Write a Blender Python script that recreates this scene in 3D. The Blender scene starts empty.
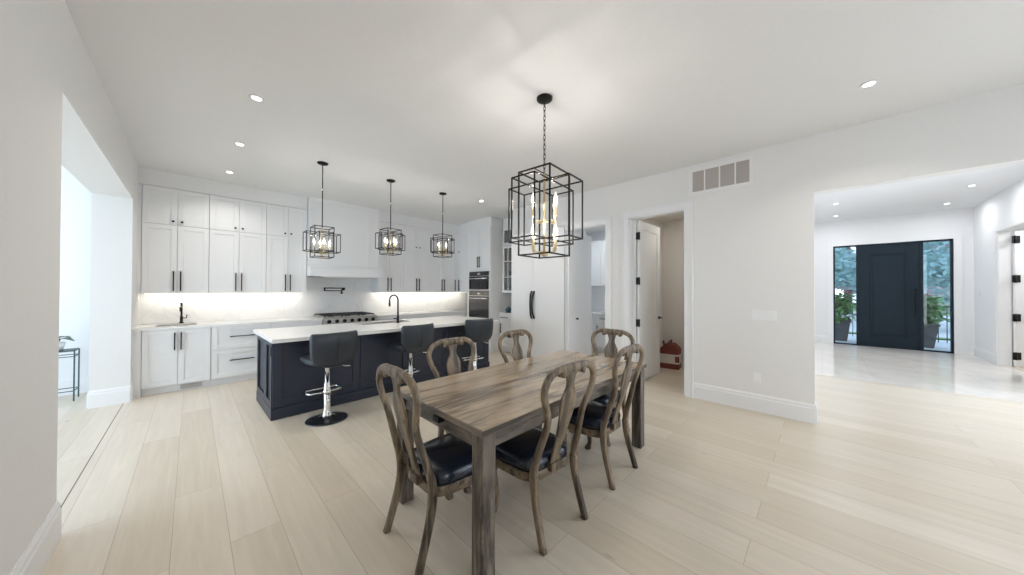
import bpy, math, random
from mathutils import Vector, Matrix
random.seed(7)
S = bpy.context.scene
COL = S.collection
PI = math.pi
R = math.radians

# ------------------------------------------------------------------ camera
FOC = 315.0
cam_d = bpy.data.cameras.new('camera'); cam = bpy.data.objects.new('camera', cam_d)
COL.objects.link(cam); S.camera = cam
cam_d.sensor_fit = 'HORIZONTAL'; cam_d.sensor_width = 36; cam_d.lens = 36 * FOC / 1024
cam_d.clip_start = .02; cam_d.clip_end = 300
yaw, pitch, roll = R(44.55), R(.46), R(-.19)
fw = Vector((math.cos(yaw) * math.cos(pitch), math.sin(yaw) * math.cos(pitch), math.sin(pitch)))
rt = Vector((math.sin(yaw), -math.cos(yaw), 0))
up = rt.cross(fw)
q = Matrix((rt, up, -fw)).transposed().to_4x4()
q = q @ Matrix.Rotation(-roll, 4, 'Z')
q.translation = Vector((0, 0, 1.44))
cam.matrix_world = q

# ------------------------------------------------------------------ materials
M = {}
def mat(name, col, rough=.5, metal=0., emit=None, es=0., spec=None, trans=0., bump=None, coat=0., var=None):
    m = bpy.data.materials.new(name); m.use_nodes = True
    nt = m.node_tree; b = nt.nodes['Principled BSDF']
    b.inputs['Base Color'].default_value = (*col, 1)
    b.inputs['Roughness'].default_value = rough
    b.inputs['Metallic'].default_value = metal
    if spec is not None: b.inputs['Specular IOR Level'].default_value = spec
    if emit: b.inputs['Emission Color'].default_value = (*emit, 1); b.inputs['Emission Strength'].default_value = es
    if trans: b.inputs['Transmission Weight'].default_value = trans
    if coat: b.inputs['Coat Weight'].default_value = coat; b.inputs['Coat Roughness'].default_value = .08
    tc = nt.nodes.new('ShaderNodeTexCoord')
    n = nt.nodes.new('ShaderNodeTexNoise'); n.inputs['Scale'].default_value = (bump[0] if bump else 40)
    n.inputs['Detail'].default_value = 3
    nt.links.new(tc.outputs['Object'], n.inputs['Vector'])
    if bump:
        bp = nt.nodes.new('ShaderNodeBump'); bp.inputs['Strength'].default_value = bump[1]; bp.inputs['Distance'].default_value = .002
        nt.links.new(n.outputs['Fac'], bp.inputs['Height']); nt.links.new(bp.outputs['Normal'], b.inputs['Normal'])
    v = .02 if var is None else var
    mx = nt.nodes.new('ShaderNodeMix'); mx.data_type = 'RGBA'
    mx.inputs[6].default_value = (*[c * (1 - v) for c in col], 1); mx.inputs[7].default_value = (*[min(1, c * (1 + v)) for c in col], 1)
    nt.links.new(n.outputs['Fac'], mx.inputs[0]); nt.links.new(mx.outputs[2], b.inputs['Base Color'])
    M[name] = m
    return m

mat('wall_paint', (.80, .79, .775), .85)
mat('ceiling_paint', (.82, .815, .805), .9)
mat('trim_paint', (.84, .84, .84), .45)
mat('closet_paint', (.80, .765, .72), .85)
mat('foyer_paint', (.84, .84, .845), .8)
mat('cabinet_white', (.80, .795, .79), .42)
mat('cabinet_navy', (.020, .026, .044), .42)
mat('quartz', (.84, .83, .81), .16, var=.03)
mat('black_metal', (.012, .012, .013), .35, metal=.6)
mat('bronze_black', (.02, .018, .016), .4, metal=.8)
mat('chrome', (.86, .86, .87), .08, metal=1)
mat('steel', (.74, .70, .66), .32, metal=1)
mat('dark_glass', (.012, .012, .014), .06, coat=.5)
mat('black_disc', (.012, .014, .018), .08, coat=1)
mat('gold', (.72, .58, .34), .3, metal=1)
mat('candle', (.80, .66, .42), .4, metal=.3)
mat('filament', (1, .9, .75), .2, emit=(1, .86, .70), es=250)
mat('filament_small', (1, .9, .75), .2, emit=(1, .86, .70), es=250)
mat('crystal', (1, 1, 1), .04, trans=.9)
mat('lens_emit', (1, 1, 1), .3, emit=(1, .95, .88), es=12)
mat('led', (1, .9, .7), .3, emit=(1, .92, .78), es=2.2)
mat('leather_navy', (.010, .016, .030), .24, coat=.25, bump=(90, .25))
mat('leather_slate', (.022, .028, .037), .42, bump=(220, .3))
mat('door_slate', (.008, .019, .030), .6, spec=.3)
mat('cast_iron', (.02, .02, .022), .55)
mat('vent_slat', (.50, .46, .43), .7)
mat('vent_white', (.82, .81, .80), .6)
mat('plastic_white', (.86, .86, .86), .35)
mat('green_metal', (.05, .10, .11), .4, metal=.4)
mat('leaf_dark', (.03, .10, .03), .5, var=.5)
mat('leaf_bright', (.09, .33, .05), .5, var=.6)
mat('leaf_blue', (.30, .48, .47), .7, var=.6)  # leaf tone raised to stand in for sun and haze on the trees
mat('flower_pink', (.62, .04, .14), .6, var=.3)
mat('planter', (.045, .055, .075), .5)
mat('bark', (.14, .10, .07), .9, var=.4)
mat('carton_red', (.20, .045, .03), .6, var=.2)
mat('carton_label', (.72, .66, .62), .5)
mat('interior_white', (.7, .7, .7), .6)
mat('dishes', (.25, .28, .3), .3)
mat('teal_glaze', (.03, .10, .12), .25)
mat('paving', (.62, .62, .60), .9, var=.15)
mat('grass', (.16, .30, .08), .9, var=.5)
mat('roof_brown', (.16, .13, .12), .9)
mat('hinge_black', (.01, .01, .01), .45, metal=.4)
mat('seam_dark', (.22, .18, .15), .8)

def glass(name, tint=(1, 1, 1), r=.0):
    m = bpy.data.materials.new(name); m.use_nodes = True; nt = m.node_tree
    for n in list(nt.nodes): nt.nodes.remove(n)
    o = nt.nodes.new('ShaderNodeOutputMaterial'); t = nt.nodes.new('ShaderNodeBsdfTransparent'); g = nt.nodes.new('ShaderNodeBsdfGlossy')
    g.inputs['Roughness'].default_value = r; t.inputs['Color'].default_value = (*tint, 1)
    lw = nt.nodes.new('ShaderNodeLayerWeight'); lw.inputs['Blend'].default_value = .5
    f = nt.nodes.new('ShaderNodeMath'); f.operation = 'POWER'; f.inputs[1].default_value = 4.; nt.links.new(lw.outputs['Facing'], f.inputs[0])
    f2 = nt.nodes.new('ShaderNodeMath'); f2.operation = 'MULTIPLY_ADD'; f2.inputs[1].default_value = .8; f2.inputs[2].default_value = .045; nt.links.new(f.outputs[0], f2.inputs[0]); f = f2
    x = nt.nodes.new('ShaderNodeMixShader'); nt.links.new(f.outputs[0], x.inputs[0]); nt.links.new(t.outputs[0], x.inputs[1]); nt.links.new(g.outputs[0], x.inputs[2])
    nt.links.new(x.outputs[0], o.inputs[0]); M[name] = m
def bulb_glass():
    m = bpy.data.materials.new('bulb_glass'); m.use_nodes = True; nt = m.node_tree
    for n in list(nt.nodes): nt.nodes.remove(n)
    o = nt.nodes.new('ShaderNodeOutputMaterial'); t = nt.nodes.new('ShaderNodeBsdfTransparent'); e = nt.nodes.new('ShaderNodeEmission')
    e.inputs['Color'].default_value = (1, .92, .78, 1); e.inputs['Strength'].default_value = 7
    x = nt.nodes.new('ShaderNodeMixShader'); x.inputs[0].default_value = .16
    nt.links.new(t.outputs[0], x.inputs[1]); nt.links.new(e.outputs[0], x.inputs[2]); nt.links.new(x.outputs[0], o.inputs[0]); M['bulb_glass'] = m
bulb_glass()
glass('clear_glass', (.93, .97, .98)); glass('lamp_glass', (.99, .99, .99)); glass('cabinet_glass', (.92, .93, .93))

def N(nt, t, **kw):
    n = nt.nodes.new(t)
    for k, v in kw.items():
        if k in n.inputs: n.inputs[k].default_value = v
        else: setattr(n, k, v)
    return n
def wood_floor():
    m = bpy.data.materials.new('oak_planks'); m.use_nodes = True; nt = m.node_tree; b = nt.nodes['Principled BSDF']; L = nt.links.new
    tc = N(nt, 'ShaderNodeTexCoord'); mp = N(nt, 'ShaderNodeMapping'); mp.inputs['Rotation'].default_value = (0, 0, R(90)); mp.inputs['Location'].default_value = (.3, .07, 0)
    L(tc.outputs['Object'], mp.inputs['Vector'])
    br = N(nt, 'ShaderNodeTexBrick'); br.offset = .37; br.offset_frequency = 2
    for k, v in (('Scale', 1.), ('Mortar Size', .0012), ('Mortar Smooth', .3), ('Bias', 0.), ('Brick Width', 2.1), ('Row Height', .235)): br.inputs[k].default_value = v
    br.inputs['Color1'].default_value = (0, 0, 0, 1); br.inputs['Color2'].default_value = (1, 1, 1, 1); br.inputs['Mortar'].default_value = (.5, .5, .5, 1)
    L(mp.outputs[0], br.inputs['Vector'])
    rm = N(nt, 'ShaderNodeValToRGB'); rm.color_ramp.elements[0].color = (.64, .555, .44, 1); rm.color_ramp.elements[1].color = (.715, .635, .53, 1)
    L(br.outputs['Color'], rm.inputs[0])
    # grain
    m2 = N(nt, 'ShaderNodeMapping'); m2.inputs['Scale'].default_value = (14, .9, 1); L(tc.outputs['Object'], m2.inputs['Vector'])
    add = N(nt, 'ShaderNodeVectorMath', operation='ADD'); L(m2.outputs[0], add.inputs[0])
    mul = N(nt, 'ShaderNodeVectorMath', operation='SCALE'); mul.inputs['Scale'].default_value = 9; L(br.outputs['Color'], mul.inputs[0]); L(mul.outputs[0], add.inputs[1])
    n1 = N(nt, 'ShaderNodeTexNoise'); n1.inputs['Scale'].default_value = 1.6; n1.inputs['Detail'].default_value = 7; n1.inputs['Roughness'].default_value = .62; n1.inputs['Distortion'].default_value = .6
    L(add.outputs[0], n1.inputs['Vector'])
    mr = N(nt, 'ShaderNodeMapRange'); mr.inputs['From Min'].default_value = .3; mr.inputs['From Max'].default_value = .7; mr.inputs['To Min'].default_value = .92; mr.inputs['To Max'].default_value = 1.05
    L(n1.outputs['Fac'], mr.inputs[0])
    mx = N(nt, 'ShaderNodeMix', data_type='RGBA', blend_type='MULTIPLY'); mx.inputs[0].default_value = 1; L(rm.outputs[0], mx.inputs[6]); L(mr.outputs[0], mx.inputs[7])
    # knots
    m3 = N(nt, 'ShaderNodeMapping'); m3.inputs['Scale'].default_value = (4.5, 1.6, 1); L(tc.outputs['Object'], m3.inputs['Vector'])
    vo = N(nt, 'ShaderNodeTexVoronoi'); vo.inputs['Scale'].default_value = .8; L(m3.outputs[0], vo.inputs['Vector'])
    kr = N(nt, 'ShaderNodeMapRange'); kr.inputs['From Min'].default_value = .02; kr.inputs['From Max'].default_value = .06; kr.inputs['To Min'].default_value = .72; kr.inputs['To Max'].default_value = 1; L(vo.outputs['Distance'], kr.inputs[0])
    mx2 = N(nt, 'ShaderNodeMix', data_type='RGBA', blend_type='MULTIPLY'); mx2.inputs[0].default_value = 1; L(mx.outputs[2], mx2.inputs[6]); L(kr.outputs[0], mx2.inputs[7])
    mg = N(nt, 'ShaderNodeMix', data_type='RGBA'); mg.inputs[7].default_value = (.34, .26, .19, 1); L(br.outputs['Fac'], mg.inputs[0]); L(mx2.outputs[2], mg.inputs[6])
    L(mg.outputs[2], b.inputs['Base Color']); b.inputs['Roughness'].default_value = .34
    bp = N(nt, 'ShaderNodeBump'); bp.inputs['Strength'].default_value = .12; bp.inputs['Distance'].default_value = .003; L(n1.outputs['Fac'], bp.inputs['Height']); L(bp.outputs[0], b.inputs['Normal'])
    M['oak'] = m
wood_floor()
def tile_floor():
    m = bpy.data.materials.new('polished_tile'); m.use_nodes = True; nt = m.node_tree; b = nt.nodes['Principled BSDF']; L = nt.links.new
    tc = N(nt, 'ShaderNodeTexCoord')
    br = N(nt, 'ShaderNodeTexBrick'); br.offset = 0
    for k, v in (('Scale', 1.), ('Mortar Size', .0015), ('Brick Width', 1.2), ('Row Height', .6)): br.inputs[k].default_value = v
    br.inputs['Color1'].default_value = (.78, .73, .665, 1); br.inputs['Color2'].default_value = (.81, .76, .70, 1); br.inputs['Mortar'].default_value = (.55, .52, .48, 1)
    L(tc.outputs['Object'], br.inputs['Vector'])
    n1 = N(nt, 'ShaderNodeTexNoise'); n1.inputs['Scale'].default_value = 1.4; n1.inputs['Detail'].default_value = 8; n1.inputs['Distortion'].default_value = 1.5; L(tc.outputs['Object'], n1.inputs['Vector'])
    mr = N(nt, 'ShaderNodeMapRange'); mr.inputs['From Min'].default_value = .35; mr.inputs['From Max'].default_value = .65; mr.inputs['To Min'].default_value = .93; mr.inputs['To Max'].default_value = 1.05; L(n1.outputs['Fac'], mr.inputs[0])
    mx = N(nt, 'ShaderNodeMix', data_type='RGBA', blend_type='MULTIPLY'); mx.inputs[0].default_value = 1; L(br.outputs['Color'], mx.inputs[6]); L(mr.outputs[0], mx.inputs[7])
    L(mx.outputs[2], b.inputs['Base Color']); b.inputs['Roughness'].default_value = .06
    M['tile'] = m
tile_floor()
def splash():
    m = bpy.data.materials.new('marble_slab'); m.use_nodes = True; nt = m.node_tree; b = nt.nodes['Principled BSDF']; L = nt.links.new
    tc = N(nt, 'ShaderNodeTexCoord')
    br = N(nt, 'ShaderNodeTexBrick'); br.offset = .5
    for k, v in (('Scale', 1.), ('Mortar Size', .001), ('Brick Width', .6), ('Row Height', .3)): br.inputs[k].default_value = v
    mp = N(nt, 'ShaderNodeMapping'); mp.inputs['Rotation'].default_value = (R(90), 0, 0); L(tc.outputs['Object'], mp.inputs[0]); L(mp.outputs[0], br.inputs['Vector'])
    br.inputs['Color1'].default_value = (.80, .79, .77, 1); br.inputs['Color2'].default_value = (.82, .81, .79, 1); br.inputs['Mortar'].default_value = (.72, .71, .69, 1)
    n1 = N(nt, 'ShaderNodeTexNoise'); n1.inputs['Scale'].default_value = 1.2; n1.inputs['Detail'].default_value = 6; n1.inputs['Distortion'].default_value = 2.5; L(tc.outputs['Object'], n1.inputs['Vector'])
    rp = N(nt, 'ShaderNodeValToRGB'); e = rp.color_ramp.elements; e[0].position = .47; e[0].color = (1, 1, 1, 1); e[1].position = .5; e[1].color = (.93, .93, .93, 1); x = e.new(.53); x.color = (1, 1, 1, 1)
    L(n1.outputs['Fac'], rp.inputs[0])
    mx = N(nt, 'ShaderNodeMix', data_type='RGBA', blend_type='MULTIPLY'); mx.inputs[0].default_value = 1; L(br.outputs['Color'], mx.inputs[6]); L(rp.outputs[0], mx.inputs[7])
    L(mx.outputs[2], b.inputs['Base Color']); b.inputs['Roughness'].default_value = .2
    M['splash'] = m
splash()
def rustic(name, c0, c1, dark, axis=0, rough=.3, scale=1., streak=.5, dth=(.36, .44), bmp=.22):
    """weathered grey-brown wood; grain runs along the given local axis"""
    m = bpy.data.materials.new(name); m.use_nodes = True; nt = m.node_tree; b = nt.nodes['Principled BSDF']; L = nt.links.new
    tc = N(nt, 'ShaderNodeTexCoord'); mp = N(nt, 'ShaderNodeMapping')
    sc = [11, 11, 11]; sc[axis] = 1.7; mp.inputs['Scale'].default_value = [s * scale for s in sc]; L(tc.outputs['Object'], mp.inputs[0])
    n1 = N(nt, 'ShaderNodeTexNoise'); n1.inputs['Scale'].default_value = 1.; n1.inputs['Detail'].default_value = 8; n1.inputs['Roughness'].default_value = .65; n1.inputs['Distortion'].default_value = .8; L(mp.outputs[0], n1.inputs[0])
    rm = N(nt, 'ShaderNodeValToRGB'); e = rm.color_ramp.elements; e[0].position = .3; e[0].color = (*c0, 1); e[1].position = .68; e[1].color = (*c1, 1); L(n1.outputs['Fac'], rm.inputs[0])
    m4 = N(nt, 'ShaderNodeMapping'); s2 = [9, 9, 9]; s2[axis] = 1.1; m4.inputs['Scale'].default_value = [s * scale for s in s2]; m4.inputs['Location'].default_value = (3.1, 1.7, .4); L(tc.outputs['Object'], m4.inputs[0])
    n2 = N(nt, 'ShaderNodeTexNoise'); n2.inputs['Scale'].default_value = .8; n2.inputs['Detail'].default_value = 6; n2.inputs['Roughness'].default_value = .7; n2.inputs['Distortion'].default_value = 1.2; L(m4.outputs[0], n2.inputs[0])
    r2 = N(nt, 'ShaderNodeMapRange'); r2.inputs['From Min'].default_value = dth[0]; r2.inputs['From Max'].default_value = dth[1]; r2.inputs['To Min'].default_value = streak; r2.inputs['To Max'].default_value = 0; L(n2.outputs['Fac'], r2.inputs[0])
    mx = N(nt, 'ShaderNodeMix', data_type='RGBA'); mx.inputs[7].default_value = (*dark, 1); L(r2.outputs[0], mx.inputs[0]); L(rm.outputs[0], mx.inputs[6])
    L(mx.outputs[2], b.inputs['Base Color']); b.inputs['Roughness'].default_value = rough
    bp = N(nt, 'ShaderNodeBump'); bp.inputs['Strength'].default_value = bmp; bp.inputs['Distance'].default_value = .002; L(n1.outputs['Fac'], bp.inputs['Height']); L(bp.outputs[0], b.inputs['Normal'])
    M[name] = m
rustic('table_top_wood', (.25, .18, .115), (.52, .41, .285), (.075, .048, .03), 0, .15, .8, .8, (.37, .50), .05)
rustic('table_leg_wood', (.070, .057, .046), (.26, .215, .17), (.018, .014, .012), 2, .42, 1.3, .85, (.42, .54))
rustic('apron_wood', (.070, .057, .046), (.26, .215, .17), (.018, .014, .012), 0, .42, 1.3, .85, (.42, .54))
rustic('chair_wood_side', (.080, .058, .038), (.31, .228, .145), (.020, .014, .009), 0, .36, 1.7, .85, (.40, .52))
rustic('apron_wood_y', (.070, .057, .046), (.26, .215, .17), (.018, .014, .012), 1, .42, 1.3, .85, (.42, .54))
rustic('chair_wood', (.080, .058, .038), (.31, .228, .145), (.020, .014, .009), 2, .36, 1.7, .85, (.40, .52))
def brick():
    m = bpy.data.materials.new('brick_wall'); m.use_nodes = True; nt = m.node_tree; b = nt.nodes['Principled BSDF']; L = nt.links.new
    tc = N(nt, 'ShaderNodeTexCoord'); mp = N(nt, 'ShaderNodeMapping'); mp.inputs['Rotation'].default_value = (R(90), 0, R(90)); L(tc.outputs['Object'], mp.inputs[0])
    br = N(nt, 'ShaderNodeTexBrick')
    for k, v in (('Scale', 1.), ('Mortar Size', .01), ('Brick Width', .3), ('Row Height', .1)): br.inputs[k].default_value = v
    br.inputs['Color1'].default_value = (.32, .17, .13, 1); br.inputs['Color2'].default_value = (.40, .24, .18, 1); br.inputs['Mortar'].default_value = (.5, .45, .42, 1)
    L(mp.outputs[0], br.inputs['Vector']); L(br.outputs['Color'], b.inputs['Base Color']); b.inputs['Roughness'].default_value = .9
    M['brick'] = m
brick()

# ------------------------------------------------------------------ mesh builder
class MB:
    def __init__(s): s.v = []; s.f = []; s.sm = []
    def add(s, vs, fs, smooth=False):
        o = len(s.v); s.v += [tuple(v) for v in vs]
        for f in fs: s.f.append([o + i for i in f]); s.sm.append(smooth)
        return s
    def box(s, x0, x1, y0, y1, z0, z1):
        x0, x1 = min(x0, x1), max(x0, x1); y0, y1 = min(y0, y1), max(y0, y1); z0, z1 = min(z0, z1), max(z0, z1)
        return s.add([(x0, y0, z0), (x1, y0, z0), (x1, y1, z0), (x0, y1, z0), (x0, y0, z1), (x1, y0, z1), (x1, y1, z1), (x0, y1, z1)],
                     [(0, 3, 2, 1), (4, 5, 6, 7), (0, 1, 5, 4), (1, 2, 6, 5), (2, 3, 7, 6), (3, 0, 4, 7)])
    def lathe(s, prof, c=(0, 0, 0), seg=24, axis='Z'):
        vs = []; fs = []
        for r, z in prof:
            for k in range(seg):
                a = 2 * PI * k / seg; p = (r * math.cos(a), r * math.sin(a), z)
                if axis == 'Y': p = (p[0], p[2], p[1])
                if axis == 'X': p = (p[2], p[0], p[1])
                vs.append((p[0] + c[0], p[1] + c[1], p[2] + c[2]))
        n = len(prof)
        for i in range(n - 1):
            for k in range(seg):
                k2 = (k + 1) % seg; fs.append((i * seg + k, i * seg + k2, (i + 1) * seg + k2, (i + 1) * seg + k))
        fs.append(tuple(range(seg))[::-1]); fs.append(tuple((n - 1) * seg + k for k in range(seg)))
        if axis == 'Y': fs = [f[::-1] for f in fs]
        s.add(vs, fs, True)
        s.sm[-1] = s.sm[-2] = False
        return s
    def cyl(s, c, r, h, seg=20, axis='Z'): return s.lathe([(r, 0), (r, h)], c, seg, axis)
    def sphere(s, c, r, sz=1., seg=12):
        pr = [(max(1e-4, r * math.cos(a)), r * sz * math.sin(a)) for a in [(-PI / 2 + PI * i / 8) for i in range(9)]]
        return s.lathe(pr, c, seg)
    def sweep(s, pts, dims, ref=(0, 1, 0), seg=10, pw=2.6, closed=False, bend=0.):
        """superellipse section swept along pts; dims = list of (half across, half along ref)"""
        P = [Vector(p) for p in pts]; n = len(P); vs = []; fs = []; ref = Vector(ref)
        if not isinstance(dims, list): dims = [dims] * n
        for i in range(n):
            if closed: t = P[(i + 1) % n] - P[i - 1]
            else: t = P[min(i + 1, n - 1)] - P[max(i - 1, 0)]
            t.normalize(); a = t.cross(ref)
            if a.length < 1e-4: a = t.cross(Vector((1, .1, .2)))
            a.normalize(); b = a.cross(t); b.normalize()
            da, db = dims[i]
            for k in range(seg):
                th = 2 * PI * (k + .5) / seg; c, sn = math.cos(th), math.sin(th)
                x = math.copysign(abs(c) ** (2 / pw), c) * da; y = math.copysign(abs(sn) ** (2 / pw), sn) * db
                vs.append(P[i] + a * x + b * (y + bend * x * x))
        m = n if closed else n - 1
        for i in range(m):
            j = (i + 1) % n
            for k in range(seg):
                k2 = (k + 1) % seg; fs.append((i * seg + k, i * seg + k2, j * seg + k2, j * seg + k))
        if not closed: fs.append(tuple(range(seg))[::-1]); fs.append(tuple((n - 1) * seg + k for k in range(seg)))
        s.add(vs, fs, True)
        if not closed: s.sm[-1] = s.sm[-2] = False
        return s
    def tube(s, pts, r, seg=8, closed=False, ref=(.13, .31, .94)):
        return s.sweep(pts, (r, r), ref, seg, 2., closed)
    def bar(s, a, b, w):
        """square bar from a to b"""
        a, b = Vector(a), Vector(b); t = (b - a).normalized()
        u = t.cross(Vector((0, 0, 1)));
        if u.length < 1e-3: u = t.cross(Vector((1, 0, 0)))
        u.normalize(); v = t.cross(u).normalized(); h = w / 2; a = a - t * h; b = b + t * h
        vs = [p + u * x * h + v * y * h for p in (a, b) for x, y in ((-1, -1), (1, -1), (1, 1), (-1, 1))]
        return s.add(vs, [(3, 2, 1, 0), (4, 5, 6, 7), (0, 1, 5, 4), (1, 2, 6, 5), (2, 3, 7, 6), (3, 0, 4, 7)])
    def rings(s, rings_, cap=True, smooth=True):
        n = len(rings_[0]); vs = [p for r in rings_ for p in r]; fs = []
        for i in range(len(rings_) - 1):
            for k in range(n):
                k2 = (k + 1) % n; fs.append((i * n + k, i * n + k2, (i + 1) * n + k2, (i + 1) * n + k))
        s.add(vs, fs, smooth)
        if cap:
            o = len(s.v) - len(vs); s.f.append([o + k for k in range(n)][::-1]); s.f.append([o + (len(rings_) - 1) * n + k for k in range(n)]); s.sm += [False, smooth]
        return s
    def build(s, name, m, parent=None, bevel=0., loc=None):
        me = bpy.data.meshes.new(name); me.from_pydata(s.v, [], s.f); me.update()
        me.polygons.foreach_set('use_smooth', s.sm); me.materials.append(M[m] if isinstance(m, str) else m)
        o = bpy.data.objects.new(name, me); COL.objects.link(o)
        if parent: o.parent = parent
        if loc: o.location = loc
        if bevel:
            b = o.modifiers.new('bevel', 'BEVEL'); b.width = bevel; b.segments = 2; b.limit_method = 'ANGLE'; b.angle_limit = R(50)
        return o

def props(o, label, cat, group=None, kind=None):
    if label: o['label'] = label
    if cat: o['category'] = cat
    if group: o['group'] = group
    if kind: o['kind'] = kind
    return o
def thing(name, label, cat, loc=(0, 0, 0), rz=0., group=None):
    o = bpy.data.objects.new(name, None); COL.objects.link(o); o.location = loc; o.rotation_euler = (0, 0, rz)
    o.empty_display_size = .1
    return props(o, label, cat, group)
def struct(name, mb, m, label=None, cat=None, bevel=0.):
    o = mb.build(name, m, None, bevel); o['kind'] = 'structure'
    o['label'] = label or name.replace('_', ' '); o['category'] = cat or name.split('_')[0]
    return o
def copy_thing(root, loc, rz, label):
    r = root.copy(); COL.objects.link(r); r.location = loc; r.rotation_euler = (0, 0, rz); r['label'] = label
    for ch in root.children:
        c = ch.copy(); COL.objects.link(c); c.parent = r
        for g in ch.children:
            d = g.copy(); COL.objects.link(d); d.parent = c
    return r

# ------------------------------------------------------------------ room shell
H = 3.14; XL = -.54; XR = 4.75; YK = 7.15
struct('floor', MB().box(-.59, 7.6, -3.2, 7.15, -.1, 0), 'oak', 'pale oak plank floor of the dining room and kitchen', 'floor')
struct('floor_side_room', MB().box(-5, -.598, 1, 7.3, -.1, 0), 'oak', 'pale oak floor of the bright room on the left', 'floor')
struct('floor_foyer', MB().box(7.6, 12.55, -4.5, 1.2, -.1, 0), 'tile', 'polished beige stone tiles in the foyer', 'floor')
struct('floor_trim', MB().box(-.598, -.59, 1, 7.15, -.1, -.001), 'seam_dark', 'thin dark joint line between the two wood floors', 'floor joint')
struct('ceiling', MB().box(-.86, 5.95, -3.2, 7.15, H, H + .12), 'ceiling_paint', 'flat white ceiling over kitchen and dining area', 'ceiling')
struct('ceiling_side_room', MB().box(-5.1, -.86, .9, 7.4, H, H + .12), 'foyer_paint', 'white ceiling of the side room', 'ceiling')
struct('ceiling_foyer', MB().box(4.89, 12.6, -4.6, .7, 3.35, 3.47), 'foyer_paint', 'white ceiling of the foyer', 'ceiling')
w = MB().box(-.86, XL, -3.2, 3.16, 0, H).box(-.86, XL, 6.28, YK + .15, 0, H).box(-.86, XL, 3.16, 6.28, 2.59, H)
struct('wall_left', w, 'wall_paint', 'white left wall with a wide opening to the side room', 'wall')
struct('wall_kitchen', MB().box(-.86, 6.0, YK, YK + .15, 0, H), 'wall_paint', 'kitchen end wall behind the cabinets', 'wall')
w = MB()
w.box(XR, 4.89, .06, 1.34, 0, H).box(XR, 4.89, 2.13, 2.52, 0, H).box(XR, 4.89, 1.34, 2.13, 2.56, H).box(XR, 4.89, 2.52, 3.32, 2.53, H)
w.box(XR, 4.89, 3.32, 4.70, 2.62, H).box(XR, 4.89, -3.2, .06, 2.52, H + .3).box(XR, 4.89, -3.2, -2.55, 0, 2.52)
w.box(4.80, 5.6, 4.681, 4.70, 0, H).box(XR, 4.80, 4.681, 4.70, 2.62, H)
struct('wall_right', w, 'wall_paint', 'long white right wall with two cased doorways and the foyer opening', 'wall')
struct('wall_kitchen_recess', MB().box(5.85, 5.99, 4.5, 7.15, 0, H), 'wall_paint', 'recessed kitchen wall beside the oven tower', 'wall')
struct('trim_4', MB().box(5.6, 5.85, 4.681, 4.70, 0, H), 'wall_paint', 'short return wall beside the refrigerator', 'wall')
# unseen back wall; both tall windows are added to let daylight in
w = MB().box(-.86, .2, -3.35, -3.2, 0, H).box(1.9, 2.5, -3.35, -3.2, 0, H).box(4.2, 4.89, -3.35, -3.2, 0, H).box(.2, 1.9, -3.35, -3.2, 2.6, H).box(2.5, 4.2, -3.35, -3.2, 2.6, H)
struct('wall_back', w, 'wall_paint', 'unseen back wall with two windows added for daylight', 'wall')
def window(n, x0, x1, y0, y1, z0, z1, lab, m='trim_paint'):
    mb = MB()
    if abs(y1 - y0) < .01:
        for a, b in ((x0, x0 + .06), (x1 - .06, x1), ((x0 + x1) / 2 - .03, (x0 + x1) / 2 + .03)): mb.box(a, b, y0 - .04, y0 + .04, z0, z1)
        mb.box(x0, x1, y0 - .04, y0 + .04, z0, z0 + .06).box(x0, x1, y0 - .04, y0 + .04, z1 - .06, z1)
        g = MB().box(x0, x1, y0 - .004, y0 + .004, z0, z1)
    else:
        for a, b in ((y0, y0 + .06), (y1 - .06, y1), ((y0 + y1) / 2 - .03, (y0 + y1) / 2 + .03)): mb.box(x0 - .04, x0 + .04, a, b, z0, z1)
        mb.box(x0 - .04, x0 + .04, y0, y1, z0, z0 + .06).box(x0 - .04, x0 + .04, y0, y1, z1 - .06, z1)
        g = MB().box(x0 - .004, x0 + .004, y0, y1, z0, z1)
    o = struct('window_%d' % n, mb, m, lab, 'window'); g.build('window_pane', 'clear_glass', o)
window(1, .2, 1.9, -3.28, -3.28, 0.02, 2.6, 'unseen tall window added behind the camera for daylight, left')
window(2, 2.5, 4.2, -3.28, -3.28, 0.02, 2.6, 'unseen tall window added behind the camera for daylight, right')
# side room
w = MB().box(-5, -.86, 7.3, 7.42, 0, H)
struct('wall_side_room', w, 'foyer_paint', 'bright far wall of the side room', 'wall')
struct('wall_side_room_near', MB().box(-5, -.86, .9, 1, 0, H), 'foyer_paint', 'near wall of the side room', 'wall')
w = MB().box(-5.12, -5, .9, 1.6, 0, H).box(-5.12, -5, 6.9, 7.42, 0, H).box(-5.12, -5, 1.6, 6.9, 2.7, H).box(-5.12, -5, 1.6, 6.9, 0, .3)
struct('wall_side_room_window', w, 'foyer_paint', 'window wall of the side room', 'wall')
window(3, -5.06, -5.06, 1.6, 6.9, .3, 2.7, 'wide window of the side room')
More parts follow.
